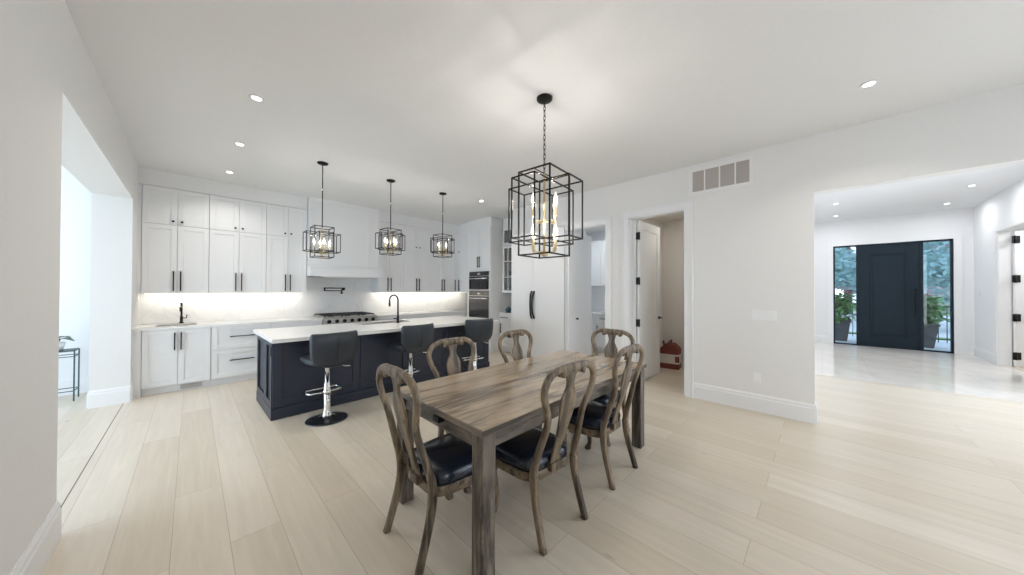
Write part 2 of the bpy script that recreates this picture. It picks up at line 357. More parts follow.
# foyer shell
w = MB().box(4.89, 12.4, .5, .6, 0, 3.35)
struct('wall_foyer_left', w, 'foyer_paint', 'left wall of the foyer', 'wall')
YF = -2.45
w = MB().box(11.05, 12.4, YF - .14, YF, 0, 3.35).box(8.4, 9.75, YF - .14, YF, 0, 3.35).box(9.75, 11.05, YF - .14, YF, 2.62, 3.35)
w.box(4.89, 5.4, YF - .14, YF, 0, 3.35).box(5.4, 8.4, YF - .14, YF, 2.7, 3.35).box(5.4, 8.4, YF - .14, YF, 0, .3)
struct('wall_foyer_right', w, 'foyer_paint', 'right wall of the foyer with a cased doorway', 'wall')
window(4, 5.4, 8.4, YF - .07, YF - .07, .3, 2.7, 'unseen wide window added on the right to brighten the hallway')  # added window, out of view, to brighten the foyer
w = MB().box(12.4, 12.56, -2.45, -2.18, 0, 3.35).box(12.4, 12.56, -.22, .6, 0, 3.35).box(12.4, 12.56, -2.18, -.22, 2.67, 3.35)
struct('wall_foyer_end', w, 'foyer_paint', 'foyer end wall around the front door', 'wall')
w = MB().box(8.6, 12.5, -4.5, -4.4, 0, 3.2).box(12.4, 12.5, -4.4, YF - .14, 0, 3.2).box(8.5, 8.6, -4.5, YF - .14, 0, 3.2)
struct('wall_study', w, 'wall_paint', 'walls of the room beyond the foyer doorway', 'wall')
struct('floor_study', MB().box(8.6, 12.4, -4.4, YF - .15, 0, .012), 'oak', 'oak floor of the room beyond the foyer doorway', 'floor')
# closet behind the open door
w = MB().box(6.6, 6.7, .9, 2.35, 0, 2.8).box(4.89, 6.6, .85, .9, 0, 2.8).box(4.89, 6.6, 2.26, 2.35, 0, 2.8)
struct('wall_closet', w, 'closet_paint', 'beige walls of the small room behind the open door', 'wall')
struct('ceiling_closet', MB().box(4.89, 6.7, .85, 2.35, 2.8, 2.86), 'closet_paint', 'ceiling of the small room behind the open door', 'ceiling')
# pantry
w = MB().box(7.2, 7.3, 2.35, 4.68, 0, 2.9).box(5.6, 7.2, 4.62, 4.68, 0, 2.9)
struct('wall_pantry', w, 'foyer_paint', 'walls of the pantry beyond the cased opening', 'wall')
struct('ceiling_pantry', MB().box(4.89, 7.3, 2.35, 4.68, 2.9, 2.96), 'foyer_paint', 'pantry ceiling', 'ceiling')

# baseboards: tall with stepped cap
def base_profile(mb, a, b, n, h=.21, t=.018):
    """a,b floor points; n outward normal"""
    a, b, n = Vector((*a, 0)), Vector((*b, 0)), Vector((*n, 0))
    prof = [(0, 0), (t, 0), (t, h - .05), (t * .75, h - .042), (t * .75, h - .02), (t * .35, h - .006), (t * .3, h), (0, h)]
    vs = [p + n * o + Vector((0, 0, z)) for p in (a, b) for o, z in prof]; k = len(prof)
    fs = [tuple(range(k)), tuple(range(2 * k - 1, k - 1, -1))] + [(i, k + i, k + (i + 1) % k, (i + 1) % k) for i in range(k)]
    mb.add(vs, fs)
mb = MB(); base_profile(mb, (XL, -3.2), (XL, 3.16), (1, 0)); base_profile(mb, (XL, 6.28), (XL, 6.42), (1, 0)); base_profile(mb, (-.86, 6.28), (XL, 6.28), (0, -1)); base_profile(mb, (-.86, 3.16), (XL, 3.16), (0, 1))
struct('baseboard_left', mb, 'trim_paint', 'tall white baseboard along the left wall and opening', 'baseboard')
mb = MB(); base_profile(mb, (XR, .06), (XR, 1.236), (-1, 0)); base_profile(mb, (XR, .06), (4.89, .06), (0, -1)); base_profile(mb, (XR, 2.225), (XR, 2.42), (-1, 0))
struct('baseboard_right', mb, 'trim_paint', 'tall white baseboard on the right wall', 'baseboard')
mb = MB(); base_profile(mb, (-5, 7.3), (-.86, 7.3), (0, -1)); base_profile(mb, (-.86, 6.3), (-.86, 7.3), (-1, 0))
struct('baseboard_side_room', mb, 'trim_paint', 'white baseboard in the side room', 'baseboard')
mb = MB(); base_profile(mb, (12.4, -.1), (12.4, .5), (-1, 0)); base_profile(mb, (12.4, -2.45), (12.4, -2.3), (-1, 0)); base_profile(mb, (11.15, YF), (12.4, YF), (0, 1)); base_profile(mb, (4.89, .5), (12.4, .5), (0, -1))
struct('baseboard_foyer', mb, 'trim_paint', 'white baseboard round the foyer', 'baseboard')
mb = MB(); base_profile(mb, (6.6, .9), (6.6, 2.26), (-1, 0), .14); base_profile(mb, (4.89, 2.26), (6.6, 2.26), (0, -1), .14)
struct('baseboard_closet', mb, 'trim_paint', 'white baseboard in the small room', 'baseboard')

# door casings
def casing_x(n, X, y0, y1, zt, lab, w=.092, left=True, depth=.14, sx=-1):
    """casing on wall plane X (room side -X), opening y0..y1"""
    mb = MB(); t = .02
    xs = (X - t, X)
    mb.box(*xs, y0 - w, y0, 0, zt + w)
    if left: mb.box(*xs, y1, y1 + w, 0, zt + w)
    mb.box(*xs, y0, y1 + (0 if left else .0), zt, zt + w)
    # back band
    mb.box(X - t - .012, X, y0 - w - .012, y0 - w + .01, 0, zt + w + .012)
    if left: mb.box(X - t - .012, X, y1 + w - .01, y1 + w + .012, 0, zt + w + .012)
    mb.box(X - t - .012, X, y0 - w, y1 + (w if left else 0), zt + w - .01, zt + w + .012)
    # jambs
    if n == 1: mb.box(X + .11, X + depth, y1 - .055, y1 - .017, 0, zt - .017)
    mb.box(X, X + depth, y0, y0 + .016, 0, zt).box(X, X + depth, y1 - .016, y1, 0, zt).box(X, X + depth, y0, y1, zt - .016, zt)
    return struct('trim_%d' % n, mb, 'trim_paint', lab, 'door casing', bevel=.002)
casing_x(1, XR, 1.34, 2.13, 2.56, 'white door casing around the open door')
casing_x(2, XR, 2.52, 3.32, 2.53, 'white casing around the pantry opening', left=False)
mb = MB(); X = 12.4
mb.box(X - .02, X, -2.30, -2.18, 0, 2.79).box(X - .02, X, -.22, -.10, 0, 2.79).box(X - .02, X, -2.18, -.22, 2.67, 2.79)
struct('trim_3', mb, 'trim_paint', 'wide white casing around the front entrance', 'door casing', bevel=.002)
mb = MB()
mb.box(11.05, 11.15, YF, YF + .02, 0, 2.71).box(9.65, 9.75, YF, YF + .02, 0, 2.71).box(9.75, 11.05, YF, YF + .02, 2.61, 2.71)
mb.box(11.034, 11.05, YF - .14, YF, 0, 2.62).box(9.75, 9.766, YF - .14, YF, 0, 2.62).box(9.766, 11.034, YF - .14, YF, 2.604, 2.62)
struct('trim_5', mb, 'trim_paint', 'white casing of the doorway on the right side of the foyer', 'door casing', bevel=.002)

# ---- doors
def panel_leaf(mb, w, h, t=.04, stile=.11, rail_b=.2, rail_t=.12):
    """door leaf in local x 0..w, y -t/2..t/2"""
    mb.box(0, stile, -t / 2, t / 2, 0, h).box(w - stile, w, -t / 2, t / 2, 0, h)
    mb.box(stile, w - stile, -t / 2, t / 2, 0, rail_b).box(stile, w - stile, -t / 2, t / 2, h - rail_t, h)
    mb.box(stile, w - stile, -t / 2 + .012, t / 2 - .012, rail_b, h - rail_t)
    m = .018
    for y in (-t / 2 + .004, t / 2 - .012):
        mb.box(stile, stile + m, y, y + .008, rail_b, h - rail_t).box(w - stile - m, w - stile, y, y + .008, rail_b, h - rail_t)
        mb.box(stile, w - stile, y, y + .008, rail_b, rail_b + m).box(stile, w - stile, y, y + .008, h - rail_t - m, h - rail_t)
    return mb
d2 = panel_leaf(MB(), .84, 2.528).build('door_2', 'trim_paint', None, .0015); d2.location = (4.905, 2.055, .012); d2.rotation_euler = (0, 0, R(-1))
props(d2, 'white one-panel interior door swung open into the small room', 'door', None, 'structure')
for z in (.92, 1.575, 2.28):
    MB().box(-.035, .0, -.02, .055, z - .055, z + .055).cyl((-.018, -.03, z - .06), .009, .12, 10).build('hinge', 'hinge_black', d2)
mb = MB().cyl((.78, -.02, .96), .026, -.012, 16, 'Y'); mb.cyl((.78, -.07, .96), .009, .05, 10, 'Y'); mb.box(.67, .795, -.075, -.06, .95, .97)
mb.cyl((.78, .02, .96), .026, .012, 16, 'Y'); mb.build('door_handle', 'hinge_black', d2)
d3 = panel_leaf(MB(), .9, 2.58).build('door_3', 'trim_paint', None, .0015); d3.location = (11.02, YF - .165, .015); d3.rotation_euler = (0, 0, R(-62))
props(d3, 'white interior door folded back in the foyer side doorway', 'door', None, 'structure')
for z in (.20, .93, 1.67, 2.42):
    MB().box(-.05, .06, -.034, -.024, z - .07, z + .07).cyl((-.01, -.036, z - .075), .012, .15, 10).build('hinge', 'hinge_black', d3)
d4 = MB().box(0, .78, -.02, .02, 0, 2.495).build('door_4', 'trim_paint', None, .0015); d4.location = (4.775, 3.278, .012); d4.rotation_euler = (0, 0, R(0))
props(d4, 'plain white pantry door standing open beyond the cased opening', 'door', None, 'structure')
mb = MB().cyl((.24, -.05, .90), .014, .03, 12, 'Y'); mb.sphere((.24, -.056, .90), .017); mb.build('door_handle', 'hinge_black', d4)

# front entrance
fd = MB()
X0 = 12.42
for a, b in ((-2.18, -2.145), (-1.75, -1.70), (-.70, -.65), (-.255, -.22)): fd.box(X0, X0 + .10, a, b, 0, 2.67)
fd.box(X0, X0 + .10, -2.18, -.22, 2.635, 2.67).box(X0, X0 + .10, -2.18, -.22, 0, .03)
o1 = struct('door_1', fd, 'door_slate', 'wide dark slate front door between two glass sidelights', 'front door', .002)
sl = MB().box(X0 + .02, X0 + .07, -1.70, -.70, .03, 2.635)
for xx in (X0 + .004,):
    for y0, y1, z0, z1 in ((-1.5, -.9, .30, .33), (-1.5, -.9, 2.38, 2.41), (-1.5, -1.47, .30, 2.41), (-.93, -.9, .30, 2.41)): sl.box(xx, xx + .02, y0, y1, z0, z1)
sl.box(X0 + .012, X0 + .02, -1.44, -.96, .36, 2.35)
sl.build('door_leaf', 'door_slate', o1, .002)
mb = MB().tube([(X0 - .045, -1.625, .85), (X0 - .045, -1.625, 1.5)], .012, 10); mb.cyl((X0 - .045, -1.625, .92), .01, .065, 8, 'X').cyl((X0 - .045, -1.625, 1.43), .01, .065, 8, 'X'); mb.build('door_handle', 'black_metal', o1)
for a, b in ((-2.145, -1.75), (-.65, -.255)): MB().box(X0 + .045, X0 + .053, a, b, .03, 2.635).build('sidelight_pane', 'clear_glass', o1)

# ------------------------------------------------------------------ cabinet kit (local: x width, front at y=0 facing -y, z up)
def shaker(mb, x0, x1, z0, z1, fr=.06, y=-.02, g=.003):
    x0 += g; x1 -= g; z0 += g; z1 -= g
    mb.box(x0, x0 + fr, y, 0, z0, z1).box(x1 - fr, x1, y, 0, z0, z1).box(x0 + fr, x1 - fr, y, 0, z0, z0 + fr).box(x0 + fr, x1 - fr, y, 0, z1 - fr, z1)
    mb.box(x0 + fr, x1 - fr, y + .011, 0, z0 + fr, z1 - fr)
def bar_handle(x0, z0, x1, z1, y=-.02, w=.014):
    mb = MB(); yo = y - .032
    if abs(x1 - x0) < 1e-4: mb.box(x0 - w / 2, x0 + w / 2, yo, yo + w, z0, z1)
    else: mb.box(x0, x1, yo, yo + w, z0 - w / 2, z0 + w / 2)
    for t in (.12, .88):
        px, pz = x0 + (x1 - x0) * t, z0 + (z1 - z0) * t; mb.box(px - w / 2, px + w / 2, yo, y, pz - w / 2, pz + w / 2)
    return mb
def front(root, kind, x0, x1, z0, z1, handle=None, m='cabinet_white', fr=.06):
    mb = MB(); shaker(mb, x0, x1, z0, z1, fr); o = mb.build('drawer' if kind == 'drawer' else 'door', m, root, .0012)
    if handle:
        if handle[0] == 'v': bar_handle(handle[1], handle[2], handle[1], handle[3]).build('handle', 'black_metal', o)
        if handle[0] == 'h': bar_handle(handle[1], handle[3], handle[2], handle[3]).build('handle', 'black_metal', o)
        if handle[0] == 'k': MB().cyl((handle[1], -.042, handle[2]), .006, .022, 10, 'Y').cyl((handle[1], -.050, handle[2]), .0145, .012, 16, 'Y').build('knob', 'black_metal', o)
    return o
def cabinet(name, label, loc, w, d, z0, z1, rz=0., toe=0., group=None, m='cabinet_white', cat='cabinet'):
    r = thing(name, label, cat, loc, rz, group)
    mb = MB().box(0.001, w - .001, 0, d, z0 + toe, z1)
    if toe: mb.box(0.001, w - .001, .05, d, z0, z0 + toe)
    mb.build('body', m, r)
    return r

# ---- upper cabinets along the kitchen wall (front plane Y=6.78)
YU = 6.78; ZB = 1.375; ZT = 2.905; ZS = 2.37
def upper_pair(x0, xm, x1, label, hl=.3):
    r = cabinet('wall_cabinet', label, (x0, YU, 0), x1 - x0, YK - YU, ZB, ZT, group=None)
    a, b = xm - x0, x1 - x0
    front(r, 'door', 0, a, ZB, ZS, ('v', a - .036, ZB + .035, ZB + .025 + hl)); front(r, 'door', a, b, ZB, ZS, ('v', a + .036, ZB + .035, ZB + .025 + hl))
    front(r, 'door', 0, a, ZS, ZT, ('k', a - .045, ZS + .055)); front(r, 'door', a, b, ZS, ZT, ('k', a + .045, ZS + .055))
    return r
UP = 'white shaker upper cabinet with black pulls, '
upper_pair(-.50, -.155, .18, UP + 'leftmost, above the small bar sink')
upper_pair(.18, .53, .885, UP + 'second from the left, above the drawer units')
upper_pair(.885, 1.19, 1.48, UP + 'just left of the range hood')
upper_pair(2.79, 3.03, 3.36, UP + 'just right of the range hood')
upper_pair(3.36, 3.71, 4.06, UP + 'second to the right of the range hood')
upper_pair(4.06, 4.40, 4.74, UP + 'third to the right of the range hood')
r = cabinet('wall_cabinet', 'narrow white corner cabinet between the last upper cabinet and the oven tower', (4.74, YU, 0), .16, YK - YU, ZB, ZT)
front(r, 'door', 0, .16, ZB, ZS, ('v', .02, ZB + .035, ZB + .325), fr=.035); front(r, 'door', 0, .16, ZS, ZT, fr=.035)
r = cabinet('wall_cabinet', 'narrow white cabinet turned to face the room, tucked left of the oven tower', (4.90, 6.78, 0), .41, .9, ZB, ZT, rz=R(-90))
front(r, 'door', 0, .41, ZB, ZS, ('v', .06, ZB + .035, ZB + .325)); front(r, 'door', 0, .41, ZS, ZT, ('k', .06, ZS + .055))
# filler / crown above uppers and light valance
mb = MB().box(-.54, 1.48, YU - .012, YK, ZT + .001, H).box(2.79, 5.8, YU - .012, YK, ZT + .001, H).box(-.54, 1.48, YU - .035, YU - .01, ZT + .001, ZT + .022).box(2.79, 4.9, YU - .035, YU - .01, ZT + .001, ZT + .022)
mb.box(-.54, -.502, YU - .005, YK - .013, ZB, ZT).box(-.54, -.467, 6.435, YK - .013, 0, .874)
mb.box(4.885, 5.8, 6.37, 6.765, ZT + .001, H)
struct('trim_6', mb, 'cabinet_white', 'white crown filler between the upper cabinets and the ceiling', 'trim')
struct('wall_backsplash', MB().box(-.55, 5.8, YK - .012, YK - .001, .915, 1.95), 'splash', 'pale marble tile backsplash', 'wall')

# ---- range hood
hd = thing('range_hood', 'white panelled range hood with a projecting mantel above the gas range', 'range hood', (1.485, YU, 0))
mb = MB().box(0, 1.30, -.10, .35, 1.86, H - .001)
for x0, x1 in ((.0, .22), (1.08, 1.30)): pass
y = -.10
for a, b in ((0, .05), (.20, .25), (1.05, 1.10), (1.25, 1.30)): mb.box(a, b, y - .012, y, 1.95, 3.06)
mb.box(0, 1.30, y - .012, y, 1.90, 1.95).box(0, 1.30, y - .012, y, 3.06, H - .001)
mb.build('hood_chimney', 'cabinet_white', hd, .0015)
mb = MB().box(-.0, 1.30, -.26, .35, 1.70, 1.84).box(-.0, 1.30, -.28, .35, 1.84, 1.865).box(-.0, 1.30, -.275, .35, 1.685, 1.70)
mb.build('mantel', 'cabinet_white', hd, .002)
MB().box(.2, 1.1, -.15, .25, 1.67, 1.686).build('filter_panel', 'steel', hd)

# ---- base cabinets (front Y=6.45), top .88
YB = 6.45; BT = .875
r = cabinet('base_cabinet', 'white two-door base cabinet under the small bar sink, at the left wall', (-.465, YB, 0), .665, .69, 0, .69, toe=.1)
MB().box(.001, .02, 0, .69, .69, BT).box(.02, .645, 0, .02, .69, BT).build('side_panel', 'cabinet_white', r); MB().box(.645, .664, 0, .69, .69, BT).build('side_panel', 'cabinet_white', r)
front(r, 'door', 0, .333, .105, BT, ('v', .302, .59, .835)); front(r, 'door', .333, .665, .105, BT, ('v', .364, .59, .835))
vt = MB().box(.36, .58, .035, .049, .02, .075);
for k in range(9): vt.box(.375 + k * .0215, .385 + k * .0215, .030, .036, .028, .067)
vt.build('toe_vent', 'vent_slat', r)
for i, (x0, x1, s, n) in enumerate(((.20, .90, 'beside the bar sink cabinet', 2), (.90, 1.655, 'just left of the gas range, behind the island', 2))):
    r = cabinet('drawer_cabinet', 'white two-drawer base cabinet ' + s, (x0, YB, 0), x1 - x0, .69, 0, BT, toe=.1)
    w_ = x1 - x0
    front(r, 'drawer', .01, w_, .53, BT, ('h', w_ * .3, w_ * .72, .72)); front(r, 'drawer', .01, w_, .105, .53, ('h', w_ * .3, w_ * .72, .36))
for x0, x1, s in ((2.625, 3.3, 'just right of the gas range'), (3.3, 4.07, 'in the middle of the run right of the range'), (4.07, 4.84, 'next to the oven tower')):
    r = cabinet('base_cabinet', 'white base cabinet behind the island, ' + s, (x0, YB, 0), x1 - x0, .69, 0, BT, toe=.1)
    w_ = x1 - x0
    front(r, 'drawer', 0, w_, .70, BT, ('h', w_ * .32, w_ * .68, .79), fr=.045); front(r, 'door', 0, w_ / 2, .105, .70, ('v', w_ / 2 - .045, .45, .64)); front(r, 'door', w_ / 2, w_, .105, .70, ('v', w_ / 2 + .045, .45, .64))
# counters
mb = MB()
# left counter with bar sink cut-out  x -.55..1.53
sx0, sx1, sy0, sy1 = -.36, .06, 6.60, 6.94
mb.box(-.538, sx0, 6.42, 7.138, .876, .912).box(sx1, 1.655, 6.42, 7.138, .876, .912).box(sx0, sx1, 6.42, sy0, .876, .912).box(sx0, sx1, sy1, 7.138, .876, .912)
o = mb.build('countertop', 'quartz', None); props(o, 'white quartz counter left of the gas range, with the small bar sink', 'countertop')
mb = MB().box(2.625, 4.84, 6.42, 7.138, .876, .912)
o = mb.build('countertop', 'quartz', None, .002); props(o, 'white quartz counter between the gas range and the oven tower', 'countertop')
def sink(name, label, loc, w, d, depth, rz=0., m='steel'):
    t = .008; mb = MB()
    mb.box(-w / 2, w / 2, -d / 2, -d / 2 + t, -depth, 0).box(-w / 2, w / 2, d / 2 - t, d / 2, -depth, 0).box(-w / 2, -w / 2 + t, -d / 2, d / 2, -depth, 0).box(w / 2 - t, w / 2, -d / 2, d / 2, -depth, 0).box(-w / 2, w / 2, -d / 2, d / 2, -depth, -depth + t)
    r = thing(name, label, 'sink', loc, rz); mb.build('basin', m, r); MB().lathe([(.045, -depth + t), (.04, -depth + t + .004), (.012, -depth + t + .001)], (0, 0, 0), 20).build('drain', 'chrome', r)
    return r
sink('bar_sink', 'small stainless bar sink set in the left end of the kitchen counter', (-.15, 6.77, .9105), .415, .335, .17)
def faucet(name, label, loc, h, reach, rz, bar=False):
    r = thing(name, label, 'faucet', loc, rz)
    MB().lathe([(.028, 0), (.028, .012), (.018, .02), (.018, .1), (.015, .11)], seg=16).build('faucet_base', 'black_metal', r)
    if bar:
        MB().tube([(0, 0, .1), (0, 0, h), (0, -.03, h + .005)], .012, 10).build('spout', 'black_metal', r)
        MB().tube([(.0, -.0, .08), (.055, -.01, .08), (.06, -.01, .13)], .007, 8).build('lever', 'black_metal', r)
        MB().tube([(0, 0, h * .85), (0, -reach, h * .8), (0, -reach, h * .62)], .011, 10).build('spray_head', 'black_metal', r)
    else:
        rr = reach / 2; pts = [(0, 0, .1), (0, 0, h - rr)] + [(0, -rr + rr * math.cos(a), h - rr + rr * math.sin(a)) for a in [PI * i / 12 for i in range(1, 13)]] + [(0, -reach, h - rr - .03)]
        MB().tube(pts, .0125, 12).build('spout', 'black_metal', r)
        MB().tube([(0, -reach, h - rr - .03), (0, -reach, h - rr - .10)], .016, 12).build('spray_head', 'black_metal', r)
        MB().tube([(.015, 0, .06), (.09, 0, .075)], .008, 8).build('lever', 'black_metal', r)
    return r
faucet('bar_faucet', 'black bar faucet behind the small sink on the left counter', (-.11, 7.02, .913), .30, .09, R(-8), True)

# ---- range
rg = thing('gas_range', 'stainless steel gas range with a row of knobs set between the base cabinets', 'range', (1.66, 6.37, 0))
W = .96
MB().box(0, W, .06, .77, .10, .90).box(.02, W - .02, .1, .77, 0, .1).build('range_body', 'steel', rg, .002)
MB().box(0, W, .0, .06, .78, .925).box(0, W, .0, .77, .90, .93).build('control_panel', 'steel', rg, .006)
o = MB().box(.02, W - .02, .035, .06, .2, .75).build('oven_door', 'steel', rg, .003)
MB().tube([(.06, -.01, .70), (W - .06, -.01, .70)], .013).box(.08, .1, -.01, .035, .69, .71).box(W - .1, W - .08, -.01, .035, .69, .71).build('oven_handle', 'chrome', o)
for k in range(7):
    kn = MB().cyl((.09 + k * (W - .18) / 6, -.035, .855), .026, .035, 18, 'Y').cyl((.09 + k * (W - .18) / 6, -.006, .855), .034, .008, 18, 'Y').build('knob', 'bronze_black', rg)
for k in range(3):
    g = MB(); gx = .03 + k * (W - .06) / 3; gw = (W - .06) / 3 - .01
    for a in range(4): g.box(gx + a * gw / 3 - .006, gx + a * gw / 3 + .006, .07, .72, .95, .965)
    for a in range(5): g.box(gx, gx + gw, .07 + a * .1625 - .006, .07 + a * .1625 + .006, .95, .965)
    for a in (0, 1):
        for b in (0, 1): g.box(gx + a * (gw - .012), gx + a * (gw - .012) + .012, .07 + b * .638, .082 + b * .638, .93, .95)
    g.build('grate', 'cast_iron', rg)
    for yy in (.23, .56): MB().lathe([(.05, .93), (.045, .942), (.02, .945)], (gx + gw / 2, yy, 0), 16).build('burner', 'cast_iron', rg)
# ---- pot filler
pf = thing('pot_filler', 'black folding pot filler on the backsplash above the gas range', 'pot filler', (2.22, YK - .012, 1.45))
MB().cyl((0, -.012, 0), .032, .012, 18, 'Y').tube([(0, 0, 0), (0, -.06, 0)], .011).build('wall_flange', 'black_metal', pf)
MB().tube([(0, -.06, -.02), (0, -.06, .03)], .014).tube([(0, -.06, .018), (-.36, -.06, .018)], .009).tube([(-.36, -.06, .03), (-.36, -.06, -.045)], .014).tube([(-.36, -.06, -.035), (-.06, -.10, -.035)], .009).build('swing_arm', 'black_metal', pf)
MB().tube([(-.06, -.10, -.02), (-.06, -.10, -.10)], .013).tube([(-.085, -.10, -.085), (-.035, -.10, -.085)], .01).build('spout', 'black_metal', pf)

# ---- oven tower (faces -X) front plane X=4.85, Y 6.36..5.45
tw = cabinet('oven_tower', 'tall white cabinet housing the two stacked wall ovens', (4.85, 6.36, 0), .905, .95, 0, ZT, rz=R(-90), toe=.1)
front(tw, 'door', .02, .49, 1.94, ZT, ('v', .455, 1.975, 2.24)); front(tw, 'door', .49, .895, 1.94, ZT, ('v', .525, 1.975, 2.24))
front(tw, 'drawer', .03, .875, .105, .56, ('h', .3, .6, .48))
struct('trim_7', MB().box(4.84, 5.8, 5.45, 6.36, ZT + .001, H), 'cabinet_white', 'white filler above the oven tower', 'trim')
def wall_oven(label, z0, z1):
    r = thing('wall_oven', label, 'oven', (4.85, 6.225, z0), R(-90)); h = z1 - z0; w = .745
    MB().box(0, w, -.035, -.001, 0, h).build('oven_body', 'steel', r, .003)
    MB().box(.008, w - .008, -.041, -.035, h - .11, h - .006).build('control_panel', 'dark_glass', r)
    MB().box(w / 2 - .05, w / 2 + .05, -.043, -.041, h - .08, h - .04).build('display', 'steel', r)
    o = MB().box(.008, w - .008, -.048, -.035, .02, h - .12).build('oven_door', 'dark_glass', r, .002)
    MB().tube([(.03, -.085, h - .175), (w - .03, -.085, h - .175)], .013, 10).box(.05, .07, -.085, -.048, h - .185, h - .165).box(w - .07, w - .05, -.085, -.048, h - .185, h - .165).build('oven_handle', 'chrome', o)
wall_oven('upper black glass and steel wall oven in the white tower', 1.43, 1.885)
wall_oven('lower and taller wall oven, right below the smaller one', .66, 1.415)

# ---- glass cabinet and base in the recess (faces -X) Y 5.45..4.70
gc = thing('glass_cabinet', 'white wall cabinet with glazed doors beside the refrigerator', 'cabinet', (5.22, 5.44, 0), R(-90))
w = .735
MB().box(0, .02, 0, .6, ZB, ZT).box(w - .02, w, 0, .6, ZB, ZT).box(0, w, 0, .6, ZB, ZB + .02).box(0, w, 0, .6, ZT - .02, ZT).box(0, w, .58, .6, ZB, ZT).box(.02, w - .02, 0.01, .58, 2.48, 2.50).box(.02, w - .02, .05, .58, 1.78, 1.79).box(.02, w - .02, .05, .58, 2.12, 2.13).build('body', 'cabinet_white', gc)
for a, b in ((0, w / 2), (w / 2, w)):
    for z0, z1, n in ((ZB, 2.48, 3), (2.5, ZT, 1)):
        mb = MB(); f = .055
        mb.box(a + .002, a + f, -.02, 0, z0, z1).box(b - f, b - .002, -.02, 0, z0, z1).box(a + f, b - f, -.02, 0, z0, z0 + f).box(a + f, b - f, -.02, 0, z1 - f, z1)
        mb.box((a + b) / 2 - .008, (a + b) / 2 + .008, -.018, -.004, z0 + f, z1 - f)
        for k in range(1, n): zz = z0 + (z1 - z0) * k / n; mb.box(a + f, b - f, -.018, -.004, zz - .008, zz + .008)
        o = mb.build('door', 'cabinet_white', gc); MB().box(a + f, b - f, -.012, -.009, z0 + f, z1 - f).build('pane', 'cabinet_glass', o)
for k, (yy, zz) in enumerate(((5.36, 1.43), (5.24, 1.43), (5.33, 1.79))):
    b_ = MB().lathe([(.035, 0), (.05, .03), (.055, .09), (.045, .1), (.04, .09)], (0, 0, 0), 16).build('bowl', 'dishes', None, loc=(5.33, yy, zz + .001))
    props(b_, ['dark bowl on the bottom shelf of the glazed cabinet, nearer the ovens', 'dark bowl on the bottom shelf of the glazed cabinet, nearer the refrigerator', 'dark bowl on the middle shelf of the glazed cabinet'][k], 'bowl', 'bowls behind the cabinet glass')
r = cabinet('base_cabinet', 'white base cabinet with one drawer below the glazed cabinet', (5.12, 5.44, 0), .735, .7, 0, BT, rz=R(-90), toe=.1)
front(r, 'drawer', 0, .735, .70, BT, ('h', .06, .30, .80), fr=.045); front(r, 'door', 0, .3675, .105, .70, ('v', .07, .44, .66)); front(r, 'door', .3675, .735, .105, .70, ('v', .66, .44, .66))
o = MB().box(5.09, 5.84, 4.705, 5.445, .876, .912).build('countertop', 'quartz', None, .002); props(o, 'short white quartz counter in the recess beside the refrigerator', 'countertop')
struct('trim_8', MB().box(5.21, 5.84, 4.71, 5.44, ZT + .001, H), 'cabinet_white', 'white filler above the glazed cabinet', 'trim')
r = thing('teapot', 'small dark teal pot on the short counter beside the refrigerator', 'pot', (5.24, 5.27, .913))
MB().lathe([(.04, 0), (.065, .03), (.07, .07), (.05, .11), (.03, .12), (.012, .14)], seg=18).build('pot_body', 'teal_glaze', r)
MB().tube([(.06, 0, .05), (.10, 0, .08), (.12, 0, .11)], .01).build('spout', 'teal_glaze', r)
MB().tube([(-.06, 0, .04), (-.105, 0, .06), (-.06, 0, .10)], .007).build('handle', 'teal_glaze', r)

# ---- refrigerator, panel ready (faces -X) X=4.75, Y 4.68..3.33
fr_ = thing('refrigerator', 'tall white panelled refrigerator with curved black handles', 'refrigerator', (XR, 4.675, 0), R(-90))
MB().box(0, 1.345, .004, .72, .1, 2.61).box(.02, 1.32, .06, .72, 0, .1).build('body', 'cabinet_white', fr_)
for a, b, hx, sgn in ((0, .60, .565, 1), (.60, 1.345, .635, -1)):
    o = MB().box(a + .002, b - .002, -.02, .003, .10, 2.60).build('door', 'cabinet_white', fr_, .002)
    pts = [(hx + sgn * .012 * math.sin(PI * i / 12), -.02 - .06 * math.sin(PI * i / 12) ** .6, .88 + .54 * i / 12) for i in range(13)]
    MB().sweep(pts, (.018, .013), (0, 1, 0), 8).build('handle', 'black_metal', o)

# ---- pantry cabinets on wall X=7.2
r = cabinet('wall_cabinet', 'white upper cabinet inside the pantry', (6.82, 4.6, 0), 1.7, .37, 1.54, 2.62, rz=R(-90))
for k in range(4): front(r, 'door', k * .425, k * .425 + .425, 1.54, 2.62)
r = cabinet('base_cabinet', 'white base cabinet inside the pantry', (6.6, 4.6, 0), 1.7, .59, 0, BT, rz=R(-90), toe=.1)
for k in range(4):
    front(r, 'drawer', k * .425, k * .425 + .425, .70, BT, ('h', k * .425 + .12, k * .425 + .3, .79), fr=.045); front(r, 'door', k * .425, k * .425 + .425, .105, .70, ('v', k * .425 + .05, .45, .63))
o = MB().box(6.56, 7.19, 2.88, 4.615, .876, .912).build('countertop', 'quartz', None, .002); props(o, 'white counter inside the pantry', 'countertop')

